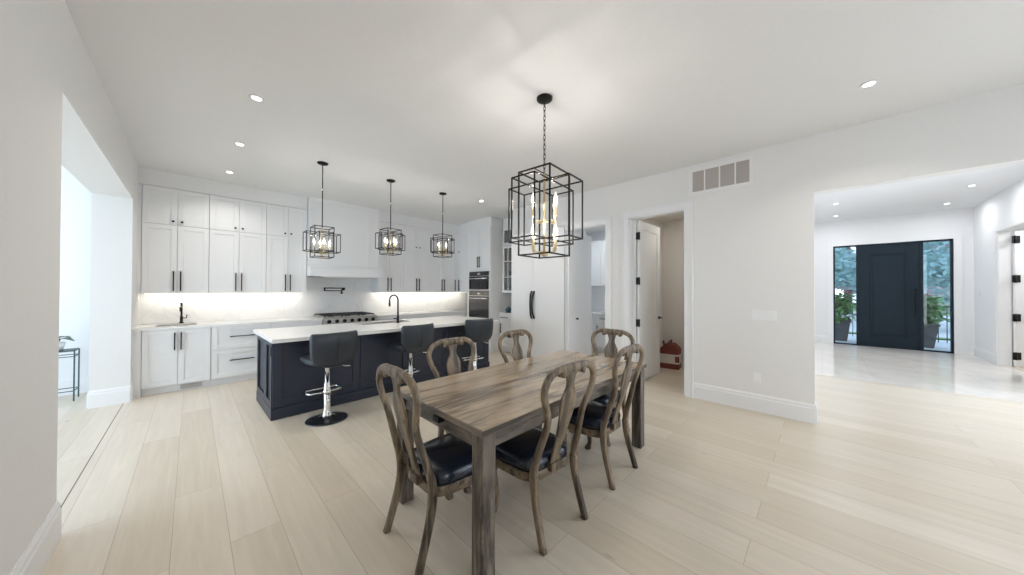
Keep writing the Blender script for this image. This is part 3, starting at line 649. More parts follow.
# ------------------------------------------------------------------ island
IR = R(1.0); IL = (.625, 4.31, 0)
isl = thing('kitchen_island', 'long dark navy kitchen island with framed panels', 'kitchen island', IL, IR)
IW, ID, IH = 3.20, .93, .872
MB().box(.02, IW - .02, .02, ID - .02, 0, .11).box(.012, IW - .012, .012, ID, .11, .62).box(.012, 1.15, .012, ID, .62, IH).box(1.99, IW - .012, .012, ID, .62, IH).box(1.15, 1.99, .012, .53, .62, IH).box(1.15, 1.99, .92, ID, .62, IH).build('island_body', 'cabinet_navy', isl)
def ipanel(x0, x1, z0=.125, z1=IH, fr=.09):
    mb = MB(); shaker(mb, x0, x1, z0, z1, fr); return mb
n = 4; pw = IW / n; bounds = [0, .93, 1.62, 2.31, IW]
for k in range(n): ipanel(bounds[k], bounds[k + 1]).build('front_panel', 'cabinet_navy', isl, .0015, loc=(0, .013, 0))
mb = MB().box(-.008, IW + .008, -.02, 0.02, 0, .125).box(-.012, .012, -.02, ID, 0, .125).box(IW - .012, IW + .012, -.02, ID, 0, .125); mb.build('skirting', 'cabinet_navy', isl, .003)
# end panels on the left (x=0) side: two framed
for side, xx in ((0, 0.), (1, IW)):
    for a, b in ((0, .36), (.36, .93)):
        mb = MB(); x0 = xx - (.008 if side == 0 else -.0); f = .07; s0, s1 = (xx - .008, xx + .012) if side == 0 else (xx - .012, xx + .008)
        mb.box(s0, s1, a + .002, a + f, .125, IH).box(s0, s1, b - f, b - .002, .125, IH).box(s0, s1, a + f, b - f, .125, .125 + f).box(s0, s1, a + f, b - f, IH - f, IH)
        mb.build('end_panel', 'cabinet_navy', isl, .0015)
MB().box(-.014, -.008, .012, .045, .70, .80).build('outlet', 'black_metal', isl)
for k in range(4):
    mb = MB().box(k * pw + .004, (k + 1) * pw - .004, ID, ID + .018, .125, .66); o = mb.build('door', 'cabinet_navy', isl, .0015)
    mb = MB().box(k * pw + .004, (k + 1) * pw - .004, ID, ID + .018, .665, IH); o = mb.build('drawer', 'cabinet_navy', isl, .0015)
mb = MB(); a0, a1, b0, b1, z0, z1 = -.04, IW + .035, -.235, ID + .07, IH + .001, .912
sx0, sx1, sy0, sy1 = 1.17, 1.97, .55, .90
mb.box(a0, sx0, b0, b1, z0, z1).box(sx1, a1, b0, b1, z0, z1).box(sx0, sx1, b0, sy0, z0, z1).box(sx0, sx1, sy1, b1, z0, z1)
it = mb.build('countertop', 'quartz', None, 0, loc=IL); it.rotation_euler = (0, 0, IR); props(it, 'long white quartz worktop on the dark island', 'countertop')
Rm = Matrix.Rotation(IR, 3, 'Z')
def isl_pt(x, y, z=0): return tuple(Rm @ Vector((x, y, z)) + Vector(IL))
sink('kitchen_sink', 'steel sink let into the white island worktop', isl_pt(1.57, .725, .9105), .795, .345, .22, IR)
faucet('kitchen_faucet', 'tall black gooseneck faucet on the island', isl_pt(1.70, .50, .913), .44, .17, R(203))

# ------------------------------------------------------------------ bar stools (face +y)
def make_stool(label, loc, rz):
    r = thing('bar_stool', label, 'bar stool', loc, rz, 'bar stools along the island')
    MB().lathe([(.205, 0), (.21, .004), (.20, .011), (.12, .02), (.06, .03), (.045, .06), (.034, .11), (.031, .14)], seg=40).build('base', 'black_disc', r)
    MB().lathe([(.06, .028), (.047, .06), (.037, .11), (.0345, .15), (.0345, .40), (.026, .405), (.026, .63)], seg=20).build('pole', 'chrome', r)
    MB().tube([(-.03, .0, .305), (-.16, .02, .305), (-.175, .06, .305), (-.175, .15, .305), (-.15, .175, .305), (.15, .175, .305), (.175, .15, .305), (.175, .06, .305), (.16, .02, .305), (.03, 0, .305)], .0105, 10).lathe([(.042, .28), (.042, .33)], seg=16).build('footrest', 'chrome', r)
    MB().tube([(.02, .02, .615), (.10, -.06, .60), (.15, -.10, .575), (.20, -.11, .57)], .006, 8).build('lever', 'chrome', r)
    MB().box(-.1, .1, -.08, .1, .615, .637).build('seat_plate', 'chrome', r)
    # seat: swept along y
    pts = [(0, .195, .665), (0, .18, .672), (0, .10, .675), (0, 0, .67), (0, -.10, .665), (0, -.165, .67), (0, -.195, .69)]
    dm = [(.19, .02), (.205, .034), (.215, .038), (.215, .038), (.205, .038), (.19, .038), (.175, .03)]
    MB().sweep(pts, dm, (0, 0, 1), 24, 5.).build('seat', 'leather_slate', r)
    pts = [(0, -.17, .618), (0, -.195, .64), (0, -.218, .70), (0, -.232, .78), (0, -.236, .86), (0, -.24, .94), (0, -.241, .965), (0, -.2415, .978)]
    dm = [(.175, .024), (.200, .036), (.228, .038), (.240, .034), (.243, .036), (.243, .034), (.238, .025), (.228, .012)]
    MB().sweep(pts, dm, (0, 1, 0), 24, 5., bend=1.1).build('backrest', 'leather_slate', r)
    for s in (-1, 1): pass
    MB().tube([(0, -.235, .67), (0, -.262, .74), (0, -.267, .80), (0, -.273, .86), (0, -.275, .94)], .0035, 6).build('seam', 'leather_slate', r)
    return r
st = make_stool('dark grey bar stool on a chrome pole, nearest the left end of the island', (1.065, 3.93, 0), R(8))
copy_thing(st, (2.095, 4.00, 0), R(6), 'dark grey bar stool in the middle of the three along the island')
copy_thing(st, (3.26, 4.06, 0), R(-14), 'dark grey bar stool at the far right end of the island')

# ------------------------------------------------------------------ dining table
TX0, TX1, TY0, TY1 = .985, 2.965, 1.165, 2.105
tb = thing('dining_table', 'rustic grey-brown wooden dining table with square legs', 'dining table', ((TX0 + TX1) / 2, (TY0 + TY1) / 2, 0))
a, b = (TX1 - TX0) / 2, (TY1 - TY0) / 2
mb = MB(); nb = 6; bw = 2 * b / nb
for k in range(nb): mb.box(-a, a, -b + k * bw + .0004, -b + (k + 1) * bw - .0004, .728, .762)
mb.build('tabletop', 'table_top_wood', tb, .0025)
for s_ in (-1, 1):
    MB().box(-a - .004, a + .004, s_ * b - .002, s_ * b + .004 * s_, .7275, .7595).build('edge_strip', 'apron_wood', tb, .001)
    MB().box(s_ * a, s_ * (a + .004), -b, b, .7275, .7595).build('edge_strip', 'apron_wood_y', tb, .001)
for s_ in (-1, 1): MB().box(-a + .098, a - .098, s_ * (b - .0425) - .0125, s_ * (b - .0425) + .0125, .64, .727).build('side_apron', 'apron_wood', tb, .002)
for s_ in (-1, 1): MB().box(s_ * (a - .0425) - .0125, s_ * (a - .0425) + .0125, -b + .098, b - .098, .64, .727).build('end_apron', 'apron_wood_y', tb, .002)
for sx in (-1, 1):
    for sy in (-1, 1):
        cx, cy = sx * (a - .055), sy * (b - .055); h = .0425
        MB().box(cx - h, cx + h, cy - h, cy + h, 0, .727).build('leg', 'table_leg_wood', tb, .004)
MB().box(-a - .012, -a + .03, -.10, -.04, .69, .722).build('leaf_slide', 'black_metal', tb, .002)
MB().box(a, a + .035, -b + .06, -b + .12, .735, .755).build('leaf_tab', 'table_leg_wood', tb, .002)

# ------------------------------------------------------------------ dining chairs (face +y, rear feet at y=0)
def smooth_path(P, n=6):
    out = []; Pn = [Vector(p) for p in P]
    for i in range(len(Pn) - 1):
        p0, p1, p2, p3 = Pn[max(i - 1, 0)], Pn[i], Pn[i + 1], Pn[min(i + 2, len(Pn) - 1)]
        for k in range(n):
            t = k / n; out.append(.5 * ((2 * p1) + (-p0 + p2) * t + (2 * p0 - 5 * p1 + 4 * p2 - p3) * t * t + (-p0 + 3 * p1 - 3 * p2 + p3) * t ** 3))
    out.append(Pn[-1]); return out
def interp(xs, ys, x):
    if x <= xs[0]: return ys[0]
    for i in range(len(xs) - 1):
        if x <= xs[i + 1]: return ys[i] + (ys[i + 1] - ys[i]) * (x - xs[i]) / (xs[i + 1] - xs[i])
    return ys[-1]
ZY = ([0, .10, .22, .34, .38, .44, .52, .62, .70, .80, .90, 1.0], [0, .030, .065, .084, .083, .074, .052, .021, -.001, -.022, -.036, -.046])
def yb(z): return interp(*ZY, z)
def make_chair(label, loc, rz):
    r = thing('dining_chair', label, 'dining chair', loc, rz, 'dining chairs around the table')
    for s in (-1, 1):
        P = smooth_path([(s * .185, yb(z) - (.0 if z > .05 else .0), z) for z in (0, .08, .16, .24, .32, .375)], 3)
        P = [Vector((p.x * (1 if p.z > .3 else 1.0 + .06 * (.3 - p.z) / .3), p.y, p.z)) for p in P]
        MB().sweep(P, [(interp([0, .2, .45], [.0175, .0175, .021], p.z), interp([0, .2, .45], [.019, .021, .025], p.z)) for p in P], (0, 1, 0), 12, 4.).build('leg', 'chair_wood', r)
    # hoop back: stiles + yoke in one continuous frame
    half = [(.190, .365), (.189, .44), (.182, .53), (.170, .61), (.162, .68), (.172, .74), (.201, .80), (.226, .865), (.227, .92), (.194, .968), (.130, .996), (.060, 1.002)]
    P = [(x, yb(z), z) for x, z in half] + [(0, yb(1.0), 1.0)] + [(-x, yb(z), z) for x, z in half[::-1]]
    P = smooth_path(P, 4)
    dm = [(interp([.44, .6, .8, .99], [.021, .019, .018, .021], p.z), interp([.44, .6, .99], [.022, .0185, .0165], p.z)) for p in P]
    MB().sweep(P, dm, (0, 1, 0), 12, 3.).build('back_frame', 'chair_wood', r)
    # carved crest with two scrolls
    mb = MB()
    P = [(x, yb(.99) + .002, .980 + .014 * math.cos(x / .1 * PI / 2)) for x in [-.10 + .02 * i for i in range(11)]]
    mb.sweep(P, [(interp([-.10, -.07, 0, .07, .10], [.012, .026, .030, .026, .012], p[0]), .021) for p in P], (0, 1, 0), 12, 3.)
    for s in (-1, 1):
        mb.lathe([(.010, -.012), (.020, -.008), (.022, 0), (.020, .008), (.010, .012)], (s * .092, yb(.975) - .012, .970), 14, 'Y'); mb.lathe([(.010, -.012), (.020, -.008), (.022, 0), (.020, .008), (.010, .012)], (s * .092, yb(.975) + .014, .970), 14, 'Y')
    mb.build('crest', 'chair_wood', r)
    # vase splat
    zs = [.385, .44, .50, .57, .64, .70, .75, .79, .825, .855, .88, .91, .945, .98]
    ws = [.048, .038, .036, .041, .051, .061, .070, .074, .068, .050, .036, .033, .043, .066]
    P = [(0, yb(z) + .004, z) for z in zs]; P = smooth_path(P, 3)
    MB().sweep(P, [(interp(zs, ws, p.z), .0085) for p in P], (0, 1, 0), 12, 5.).build('splat', 'chair_wood', r)
    MB().box(-.055, .055, .060, .105, .355, .405).build('splat_shoe', 'chair_wood', r, .006)
    # seat outline, rounded trapezoid
    def outline(sc, z, n=44):
        pts = []
        for k in range(n):
            t = 2 * PI * k / n; c, s_ = math.cos(t), math.sin(t)
            u = math.copysign(abs(c) ** .42, c); v = math.copysign(abs(s_) ** .42, s_)
            y = .292 + v * .2 * sc; hw = .195 + (.228 - .195) * ((v + 1) / 2)
            pts.append((u * hw * sc, y + (.012 * (1 - u * u) if v > 0 else 0), z))
        return pts
    MB().rings([outline(.97, .318), outline(1., .324), outline(1., .368), outline(.985, .374)], smooth=False).build('seat_frame', 'chair_wood_side', r)
    MB().rings([outline(.955, .372), outline(.99, .39), outline(.99, .415), outline(.95, .440), outline(.82, .460), outline(.5, .472), outline(.2, .476)]).build('seat_cushion', 'leather_navy', r)
    # cabriole front legs
    for s in (-1, 1):
        x, y = s * .190, .415
        P = [(x, y, .35), (x + s * .012, y + .018, .31), (x + s * .018, y + .028, .27), (x + s * .006, y + .018, .20), (x - s * .006, y + .002, .125), (x - s * .004, y, .07), (x + s * .004, y + .015, .03), (x + s * .008, y + .028, .0)]
        P = smooth_path(P, 3)
        MB().sweep(P, [(interp([0, .015, .04, .08, .14, .22, .29, .36], [.024, .027, .019, .0155, .019, .030, .036, .032], max(0, p.z)),) * 2 for p in P], (0, 1, 0), 12, 3.).build('leg', 'chair_wood', r)
    return r
ch = make_chair('carved wooden dining chair at the near left end of the table', (.82, 1.655, 0), R(-91))
copy_thing(ch, (1.555, 1.08, 0), R(-3), 'carved wooden dining chair on the near side of the table, closest to the camera')
copy_thing(ch, (2.345, 1.085, 0), R(0), 'carved wooden dining chair on the near side of the table, further right')
copy_thing(ch, (1.59, 2.25, 0), R(180), 'carved wooden dining chair across the table, in front of the island')
copy_thing(ch, (2.385, 2.25, 0), R(180), 'carved wooden dining chair across the table, in front of the refrigerator')
copy_thing(ch, (3.15, 1.62, 0), R(90), 'carved wooden dining chair at the far right end of the table')

# ------------------------------------------------------------------ lantern pendants
def cage(mb, sx, sy, z0, z1, w):
    c = [(-sx, -sy), (sx, -sy), (sx, sy), (-sx, sy)]
    for i in range(4):
        a, b = c[i], c[(i + 1) % 4]
        mb.bar((*a, z0), (*b, z0), w).bar((*a, z1), (*b, z1), w).bar((*a, z0), (*a, z1), w)
def light(name, kind, loc, power, col, size=.1, rot=(0, 0, 0), sy=None, parent=None, spread=None):
    l = bpy.data.lights.new(name, kind); l.energy = power; l.color = col
    if kind == 'AREA':
        l.size = size
        if sy: l.shape = 'RECTANGLE'; l.size_y = sy
        if spread: l.spread = spread
    else: l.shadow_soft_size = size
    o = bpy.data.objects.new(name, l); COL.objects.link(o); o.location = loc; o.rotation_euler = rot
    if parent: o.parent = parent
    return o
WARM = (1, .95, .90)
def candle(r, x, y, z, s=1., fil='filament', pw=20):
    cn = MB().lathe([(.009 * s, 0), (.017 * s, .004), (.012 * s, .012), (.012 * s, .012)], (x, y, z), 12).cyl((x, y, z + .01), .0105 * s, .085 * s, 12).build('candle_sleeve', 'candle', r)
    zb = z + .01 + .085 * s
    b = MB().lathe([(.006 * s, 0), (.012 * s, .008 * s), (.016 * s, .028 * s), (.012 * s, .05 * s), (.004 * s, .072 * s), (.001, .082 * s)], (x, y, zb), 12).build('bulb', 'bulb_glass', cn)
    MB().cyl((x, y, zb + .012 * s), .0022, .042 * s, 8).build('filament', fil, cn)
    light('candle_bulb_light', 'POINT', (x, y, zb + .035 * s), pw, WARM, .003, parent=r)
    return b
def pendant(label, loc, rz, zc0, zc1, zw0, zw1):
    r = thing('pendant_light', label, 'pendant light', (loc[0], loc[1], H), rz, 'lantern pendants over the island')
    MB().lathe([(.065, 0), (.065, -.012), (.05, -.022), (.012, -.028)][::-1], seg=24).build('canopy', 'bronze_black', r)
    MB().tube([(0, 0, -.02), (0, 0, zc1 - H)], .0065, 8).build('rod', 'bronze_black', r)
    MB().sphere((0, 0, 2.78 - H), .014, 1.4).build('coupler', 'chrome', r)
    mb = MB(); cage(mb, .112, .112, zc0 - H, zc1 - H, .0085); mb.build('center_cage', 'bronze_black', r)
    mb = MB(); cage(mb, .20, .082, zw0 - H, zw1 - H, .008); cage(mb, .082, .20, zw0 + .003 - H, zw1 - .003 - H, .008); mb.build('cross_cage', 'bronze_black', r)
    mb = MB().tube([(0, 0, zc1 - H), (0, 0, zc0 - H)], .008); 
    for k in range(4):
        a = PI / 2 * k; x, y = .092 * math.cos(a), .092 * math.sin(a); mb.tube([(0, 0, zc0 + .05 - H), (x, y, zc0 + .05 - H), (x, y, zc0 + .07 - H)], .005, 6)
    mb.lathe([(.03, 0), (.035, .01), (.01, .02)], (0, 0, zc0 - H), 12); mb.build('stem', 'gold', r)
    for k in range(4): a = PI / 2 * k; candle(r, .092 * math.cos(a), .092 * math.sin(a), zc0 + .07 - H, 1.05, 'filament_small', 6)
    g = MB()
    g.lathe([(.145, zw0 + .01 - H), (.145, zw1 - .01 - H), (.142, zw1 - .01 - H), (.142, zw0 + .01 - H)], seg=20); g.build('glass_shade', 'lamp_glass', r)
    return r
pendant('black lantern pendant with crossed cages over the left end of the island', (1.22, 4.78), R(0), 1.87, 2.27, 1.945, 2.19)
pendant('black lantern pendant with crossed cages, middle of the three over the island', (2.16, 4.78), R(7), 1.99, 2.37, 2.065, 2.30)
pendant('black lantern pendant with crossed cages over the right end of the island', (3.09, 4.76), R(10), 2.02, 2.40, 2.095, 2.33)

cd = thing('chandelier', 'large black lantern chandelier of crossed cages above the dining table', 'chandelier', (2.175, 1.745, H), R(5))
MB().lathe([(.012, -.035), (.05, -.03), (.068, -.018), (.07, 0)], seg=28).build('canopy', 'bronze_black', cd)
mb = MB(); z = -.03; zt = 2.47 - H; k = 0; nl = 15; st_ = (zt - z) / nl
for k in range(nl):
    c = z + st_ * (k + .5); hh = abs(st_) * .72; ww = .009
    loop = [(ww * math.cos(t), 0, c + hh * math.sin(t)) for t in [2 * PI * i / 10 for i in range(10)]]
    if k % 2: loop = [(0, p[0], p[2]) for p in loop]
    mb.tube(loop, .0028, 6, True, (0, 1, 0) if k % 2 == 0 else (1, 0, 0))
mb.build('chain', 'bronze_black', cd)
mb = MB(); cage(mb, .16, .16, 1.745 - H, 2.47 - H, .0115); mb.bar((-.16, 0, 2.47 - H), (.16, 0, 2.47 - H), .007); mb.build('center_cage', 'bronze_black', cd)
mb = MB(); cage(mb, .31, .115, 1.87 - H, 2.37 - H, .010); cage(mb, .115, .31, 1.875 - H, 2.365 - H, .010); mb.build('cross_cage', 'bronze_black', cd)
mb = MB().tube([(0, 0, 2.47 - H), (0, 0, 1.745 - H)], .009).lathe([(.012, 0), (.03, .01), (.034, .03), (.012, .045)], (0, 0, 1.735 - H), 14).lathe([(.012, 0), (.03, .008), (.03, .02), (.012, .03)], (0, 0, 2.03 - H), 14)
arms = []
for zz, off in ((1.79, -.19), (2.06, -.19)):
    for k in range(4):
        a = PI / 2 * k + off; x, y = .135 * math.cos(a), .135 * math.sin(a); arms.append((x, y, zz))
        mb.tube([(0, 0, zz - .01 - H), (x * .6, y * .6, zz - .02 - H), (x, y, zz - .01 - H), (x, y, zz - H)], .005, 6)
mb.build('stem', 'gold', cd)
for k, (x, y, zz) in enumerate(arms):
    candle(cd, x, y, zz - H, s=1.25, pw=17)

# ------------------------------------------------------------------ recessed downlights
DL = [((.39, 3.58), H, 'above the open floor, nearest the camera on the left'), ((.38, 4.86), H, 'left of the first island pendant'), ((.37, 6.13), H, 'in front of the leftmost upper cabinets'),
      ((3.88, -.28), H, 'above the foyer opening at the right'), ((3.87, 4.64), H, 'before the oven tower'), ((3.87, 3.38), H, 'behind the chandelier'),
      ((9.86, -.22), 3.35, 'in the foyer ceiling, left and nearer'), ((11.5, -.26), 3.35, 'in the foyer ceiling, left and closest to the front door'), ((11.5, -1.94), 3.35, 'in the foyer ceiling, right and closest to the front door'), ((9.84, -1.93), 3.35, 'in the foyer ceiling, right and nearer')]
for (x, y), z, s in DL:
    r = thing('recessed_light', 'small round recessed ceiling light ' + s, 'ceiling light', (x, y, z), 0, 'recessed ceiling lights')
    MB().lathe([(.034, -.002), (.038, -.006), (.055, -.005), (.058, -.001)], seg=24).build('trim_ring', 'plastic_white', r)
    MB().cyl((0, 0, -.004), .034, .003, 20).build('lens', 'lens_emit', r)
    light('downlight', 'AREA', (0, 0, -.012), 8 if z < 3.2 else 10, (1, .95, .88) if z < 3.2 else (.94, .97, 1), .07, parent=r, spread=R(130) if z < 3.2 else R(175))

# ------------------------------------------------------------------ wall bits
vg = thing('vent_grille', 'large white return air grille of four panels high on the right wall', 'vent', (XR, .935, 2.905), 0)
mb = MB().box(-.012, 0, -.36, .36, .135, .185).box(-.012, 0, -.36, .36, -.185, -.135)
for k in range(5): y = -.335 + k * .1675; mb.box(-.012, 0, y - (.025 if k in (0, 4) else .008), y + (.025 if k in (0, 4) else .008), -.135, .135)
mb.build('grille_frame', 'vent_white', vg, .002)
mb = MB()
for k in range(20): z = -.13 + k * .0137; mb.box(-.008, -.002, -.32, .32, z, z + .008)
mb.build('louvre', 'vent_slat', vg)
MB().box(-.002, -.0005, -.335, .335, -.14, .14).build('backing', 'vent_slat', vg)
def plate(name, label, loc, w, h, axis, n=3, cat='switch'):
    r = thing(name, label, cat, loc, 0 if axis == 'X' else R(-90))
    MB().box(-.006, 0, -w / 2, w / 2, -h / 2, h / 2).build('plate', 'plastic_white', r, .002)
    for k in range(n): y = -w / 2 + w * (k + .5) / n; MB().box(-.010, -.006, y - .017, y + .017, -.033, .033).build('rocker' if cat == 'switch' else 'socket', 'plastic_white', r, .001)
plate('light_switch', 'wide white light switch plate on the right wall', (XR, .49, 1.15), .23, .115, 'X', 4)
plate('wall_outlet', 'white electrical outlet low on the right wall', (XR, .56, .40), .07, .115, 'X', 1, 'outlet')
plate('light_switch', 'white light switch on the foyer side wall', (12.1, YF, 1.40), .08, .115, 'Y', 1)
plate('alarm_keypad', 'small white alarm sensor high on the foyer end wall', (12.4, -2.39, 2.86), .09, .12, 'X', 1, 'sensor')

# ------------------------------------------------------------------ plant stand
ps = thing('plant_stand', 'slim dark metal plant stand in the side room', 'plant stand', (-1.17, 6.95, 0))
hs = .12; zt = .64
for sx in (-1, 1):
    for sy in (-1, 1): MB().bar((sx * hs, sy * hs, 0.005), (sx * hs, sy * hs, zt), .012).build('leg', 'green_metal', ps)
mb = MB()
for z in (zt, zt - .07, .13):
    c = [(-hs, -hs), (hs, -hs), (hs, hs), (-hs, hs)]
    for i in range(4): mb.bar((*c[i], z), (*c[(i + 1) % 4], z), .009)
mb.build('rail', 'green_metal', ps)
MB().box(-hs, hs, -hs, hs, zt + .004, zt + .010).build('top_shelf', 'green_metal', ps)
pp = thing('potted_plant', 'small dark-leaved plant in a white pot on the metal stand', 'plant', (-1.20, 6.94, zt + .011))
MB().lathe([(.045, 0), (.06, .06), (.065, .10), (.058, .10), (.05, .085)], seg=20).build('pot', 'plastic_white', pp)
def leafblade(mb, base, d, L, w, droop=.3, n=5):
    d = Vector(d).normalized(); side = d.cross(Vector((0, 0, 1)))
    if side.length < .05: side = Vector((1, 0, 0))
    side.normalize(); vs = []; b = Vector(base)
    for i in range(n + 1):
        t = i / n; c = b + d * L * t + Vector((0, 0, -droop * L * t * t)); ww = w * math.sin(PI * min(.97, t * .92 + .06)) ** .8
        vs += [c - side * ww + Vector((0, 0, .15 * ww)), c + side * ww + Vector((0, 0, .15 * ww))]
    mb.add(vs, [(2 * i, 2 * i + 1, 2 * i + 3, 2 * i + 2) for i in range(n)], True)
mb = MB(); mb.tube([(0, 0, .09), (0.01, 0, .16)], .006)
for k in range(8):
    a = 2 * PI * k / 8 + .2; leafblade(mb, (0, 0, .14 + .01 * (k % 3)), (math.cos(a), math.sin(a), .35 + .2 * (k % 2)), .17, .028, .5)
leafblade(mb, (0, 0, .14), (.75, -.65, .25), .21, .03, .35)
mb.build('foliage', 'leaf_dark', pp)

# ------------------------------------------------------------------ carton in the small room
cb = thing('carton', 'dark red carton with a white band on the floor behind the open door', 'box', (6.30, 2.03, 0), R(8))
MB().box(-.14, .14, -.16, .16, 0, .36).build('box_body', 'carton_red', cb, .006)
MB().box(-.143, .143, -.163, .163, .10, .27).build('label_band', 'carton_label', cb)
MB().box(-.1435, -.10, -.165, -.10, .13, .24).build('printed_mark', 'carton_red', cb)
mb = MB().add([(-.14, -.16, .36), (.14, -.16, .36), (.14, .16, .36), (-.14, .16, .36), (-.14, -.07, .45), (.14, -.07, .45), (.14, .07, .45), (-.14, .07, .45)], [(0, 1, 5, 4), (1, 2, 6, 5), (2, 3, 7, 6), (3, 0, 4, 7), (4, 5, 6, 7)])
mb.tube([(-.10, -.0, .44), (-.10, .0, .50), (.10, 0, .50), (.10, 0, .44)], .014); mb.tube([(-.06, .09, .38), (-.06, .11, .50)], .018); mb.build('carry_top', 'carton_red', cb)

# ------------------------------------------------------------------ outside the front door
struct('ground', MB().box(12.56, 60, -30, 30, -.35, -.06), 'grass', 'lawn outside', 'ground')
struct('porch_floor', MB().box(12.56, 15.6, -4, 3, -.06, -.01), 'paving', 'pale stone porch outside the front door', 'porch')
struct('driveway', MB().box(17, 34, -20, 20, -.06, -.04), 'paving', 'pale driveway beyond the porch', 'driveway')
struct('ground_garden', MB().box(-8, 12, -20, -3.36, -.3, -.05), 'paving', 'unseen ground behind the house, pale to keep bounce light neutral', 'ground')  # unseen ground, given pale paving so its bounce light is not green
def planter_thing(label, x, y, seed):
    rnd = random.Random(seed)
    r = thing('planter', label, 'planter', (x, y, -.01))
    mb = MB(); b, t, h = .15, .22, .60
    mb.add([(-b, -b, 0), (b, -b, 0), (b, b, 0), (-b, b, 0), (-t, -t, h), (t, -t, h), (t, t, h), (-t, t, h)], [(0, 3, 2, 1), (0, 1, 5, 4), (1, 2, 6, 5), (2, 3, 7, 6), (3, 0, 4, 7), (4, 5, 6, 7)])
    mb.box(-t - .015, t + .015, -t - .015, -t + .01, h - .04, h + .01).box(-t - .015, t + .015, t - .01, t + .015, h - .04, h + .01).box(-t - .015, -t + .01, -t, t, h - .04, h + .01).box(t - .01, t + .015, -t, t, h - .04, h + .01)
    mb.build('pot', 'planter', r)
    f = MB()
    for k in range(620):
        a = rnd.uniform(0, 2 * PI); e = rnd.uniform(-.2, 1.2); p = (rnd.gauss(0, .15), rnd.gauss(0, .17), h + rnd.uniform(.0, .72))
        leafblade(f, p, (math.cos(a), math.sin(a), e), rnd.uniform(.14, .30), rnd.uniform(.02, .045), rnd.uniform(.2, .7), 4)
    f.build('foliage', 'leaf_bright', r)
    fl = MB()
    for k in range(34):
        p = Vector((rnd.gauss(0, .16), rnd.gauss(0, .2), h + .72 + rnd.uniform(0, .25)))
        for j in range(5): a = 2 * PI * j / 5; leafblade(fl, p, (math.cos(a), math.sin(a), .4), .075, .035, .3, 3)
    fl.build('blossom', 'flower_pink', r)
planter_thing('dark planter with green leaves and pink flowers, seen through the left sidelight', 13.42, -.36, 3)
planter_thing('dark planter with green leaves, seen through the right sidelight', 13.42, -1.88, 9)
rl = thing('porch_railing', 'dark metal railing at the edge of the porch', 'railing', (14.9, -1, -.01))
MB().box(-.02, .02, -3, 3, 1.0, 1.04).box(-.015, .015, -3, 3, .08, .11).build('rail', 'black_metal', rl)
mb = MB()
for k in range(41): y = -3 + k * .15; mb.box(-.008, .008, y - .008, y + .008, .0, 1.0)
mb.build('baluster', 'black_metal', rl)
bp = struct('column_trim', MB().box(14.3, 14.55, -3.05, -2.8, -.01, 3.3).box(14.26, 14.59, -3.09, -2.76, -.01, .2), 'trim_paint', 'white porch post', 'porch post')
def tree(label, x, y, h, cr, seed, m='leaf_blue', n=2600, zc=None):
    rnd = random.Random(seed); r = thing('tree', label, 'tree', (x, y, -.06)); zc = zc or h * .62
    MB().lathe([(.22, 0), (.16, h * .4), (.08, h * .75)], seg=10).build('trunk', 'bark', r)
    f = MB(); cl = [(rnd.gauss(0, cr * .45), rnd.gauss(0, cr * .45), zc + rnd.gauss(0, h * .18), rnd.uniform(.4, 1.) * cr * .5) for _ in range(16)]
    for k in range(n):
        c = rnd.choice(cl); v = Vector((rnd.gauss(0, 1), rnd.gauss(0, 1), rnd.gauss(0, 1))).normalized() * c[3] * rnd.uniform(.7, 1)
        p = Vector(c[:3]) + v; a = Vector((rnd.gauss(0, 1), rnd.gauss(0, 1), rnd.gauss(0, .6))).normalized(); b = a.cross(Vector((rnd.gauss(0, 1), rnd.gauss(0, 1), rnd.gauss(0, 1)))).normalized()
        s = rnd.uniform(.08, .19); f.add([p - a * s, p + b * s * .5, p + a * s, p - b * s * .5], [(0, 1, 2, 3)])
    f.build('foliage', m, r); return r
tree('blue-green tree beyond the left sidelight', 21, 1.9, 7.5, 2.6, 1, n=7000, zc=3.2)
tree('blue-green tree beyond the right sidelight', 20.5, -4.4, 7.5, 2.4, 2, n=6000, zc=4.0)
tree('blue-green tree furthest back, behind the other two', 30, -1.2, 8.5, 3.4, 4, 'leaf_blue', 7000, zc=4.2)
hb = thing('neighbour_house', 'brown brick house across the driveway', 'house', (36, -8.5, -.05))
MB().box(0, 8, -6, 5, 0, 3.2).build('wall', 'brick', hb)
MB().add([(-.5, -6.5, 3.2), (8.5, -6.5, 3.2), (8.5, 5.5, 3.2), (-.5, 5.5, 3.2), (4, -3, 6.2), (4, 2, 6.2)], [(0, 1, 4), (1, 2, 5, 4), (2, 3, 5), (3, 0, 4, 5), (0, 3, 2, 1)]).build('roof', 'roof_brown', hb)
for yy in (-4, 0): f_ = MB().box(-.06, .02, yy - .7, yy + .7, 1, 2.4).build('window', 'trim_paint', hb); MB().box(-.08, -.06, yy - .6, yy + .6, 1.1, 2.3).build('pane', 'dark_glass', f_)

# ------------------------------------------------------------------ light
wd = bpy.data.worlds.new('sky'); S.world = wd; wd.use_nodes = True; nt = wd.node_tree
bg = nt.nodes['Background']; bg.inputs[1].default_value = 3.2
tc = nt.nodes.new('ShaderNodeTexCoord'); sp = nt.nodes.new('ShaderNodeSeparateXYZ'); rp = nt.nodes.new('ShaderNodeValToRGB')
rp.color_ramp.elements[0].position = .0; rp.color_ramp.elements[0].color = (.80, .88, 1, 1); rp.color_ramp.elements[1].position = .6; rp.color_ramp.elements[1].color = (.50, .68, 1, 1)
nt.links.new(tc.outputs['Generated'], sp.inputs[0]); nt.links.new(sp.outputs['Z'], rp.inputs[0]); nt.links.new(rp.outputs[0], bg.inputs[0])
DAY = (.86, .93, 1.0); NEU = (.94, .975, 1)
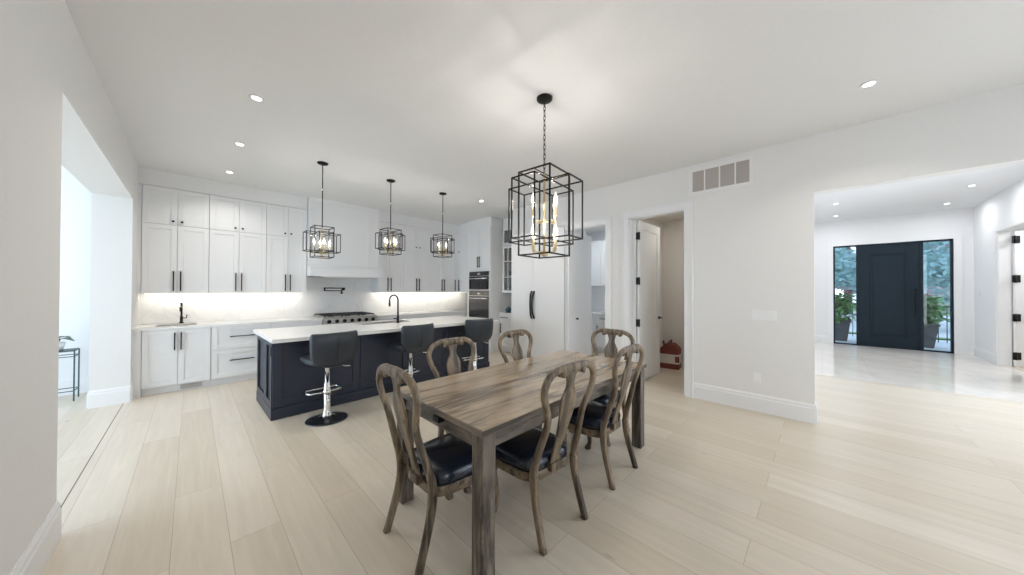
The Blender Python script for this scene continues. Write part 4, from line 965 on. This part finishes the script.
# added area lights: stand-ins for window daylight, and fill for side rooms
light('back_fill_1', 'AREA', (1.05, -3.15, 1.35), 31, NEU, 1.6, (R(90), 0, 0), 2.4)  # added daylight fill just inside the unseen back windows
light('back_fill_2', 'AREA', (3.35, -3.15, 1.35), 31, NEU, 1.6, (R(90), 0, 0), 2.4)
light('daylight_window_3', 'AREA', (-4.9, 4.25, 1.5), 210, (.68, .84, 1), 5.2, (R(90), 0, R(-90)), 2.3)
light('study_fill_light', 'AREA', (10.5, -3.5, 3.1), 40, (.95, .97, 1), .5)  # added to brighten the study; no fixture there
light('foyer_fill', 'AREA', (6.9, YF + .05, 1.5), 78, (.90, .95, 1), 2.9, (R(90), 0, R(0)), 2.3)  # added fill at the made-up hallway window, brightens the foyer
light('closet_fill_light', 'AREA', (5.75, 1.5, 2.78), 6, (1, .97, .92), .3)  # added to lift the small room and its door leaf; no lamp there
light('pantry_fill_light', 'AREA', (6.0, 3.5, 2.88), 16, (.82, .92, 1), .5)  # added cool fill for the pantry, without a fixture
# under-cabinet strips
for x0, x1 in ((-.48, 1.46), (2.82, 5.3)):
    o = thing('led_strip', 'warm under-cabinet light strip ' + ('left' if x0 < 0 else 'right') + ' of the range hood', 'light strip', ((x0 + x1) / 2, 6.98, ZB - .001))
    MB().box(-(x1 - x0) / 2, (x1 - x0) / 2, -.012, .012, -.008, 0).build('diffuser', 'led', o)
    light('under_cabinet_glow', 'AREA', (0, 0, -.012), 3.0 * (x1 - x0), (1, .94, .84), x1 - x0, (R(25), 0, 0), .03, parent=o)

vs = S.view_settings; vs.view_transform = 'Standard'; vs.look = 'None'; vs.gamma = 1; vs.use_curve_mapping = False
vs.exposure = -0.34
S.cycles.use_denoising = True; S.cycles.use_adaptive_sampling = False; S.cycles.denoising_prefilter = 'ACCURATE'
S.cycles.caustics_reflective = False; S.cycles.caustics_refractive = False
S.cycles.max_bounces = 10; S.cycles.diffuse_bounces = 6; S.cycles.glossy_bounces = 4; S.cycles.transparent_max_bounces = 12
S.cycles.sample_clamp_indirect = 6
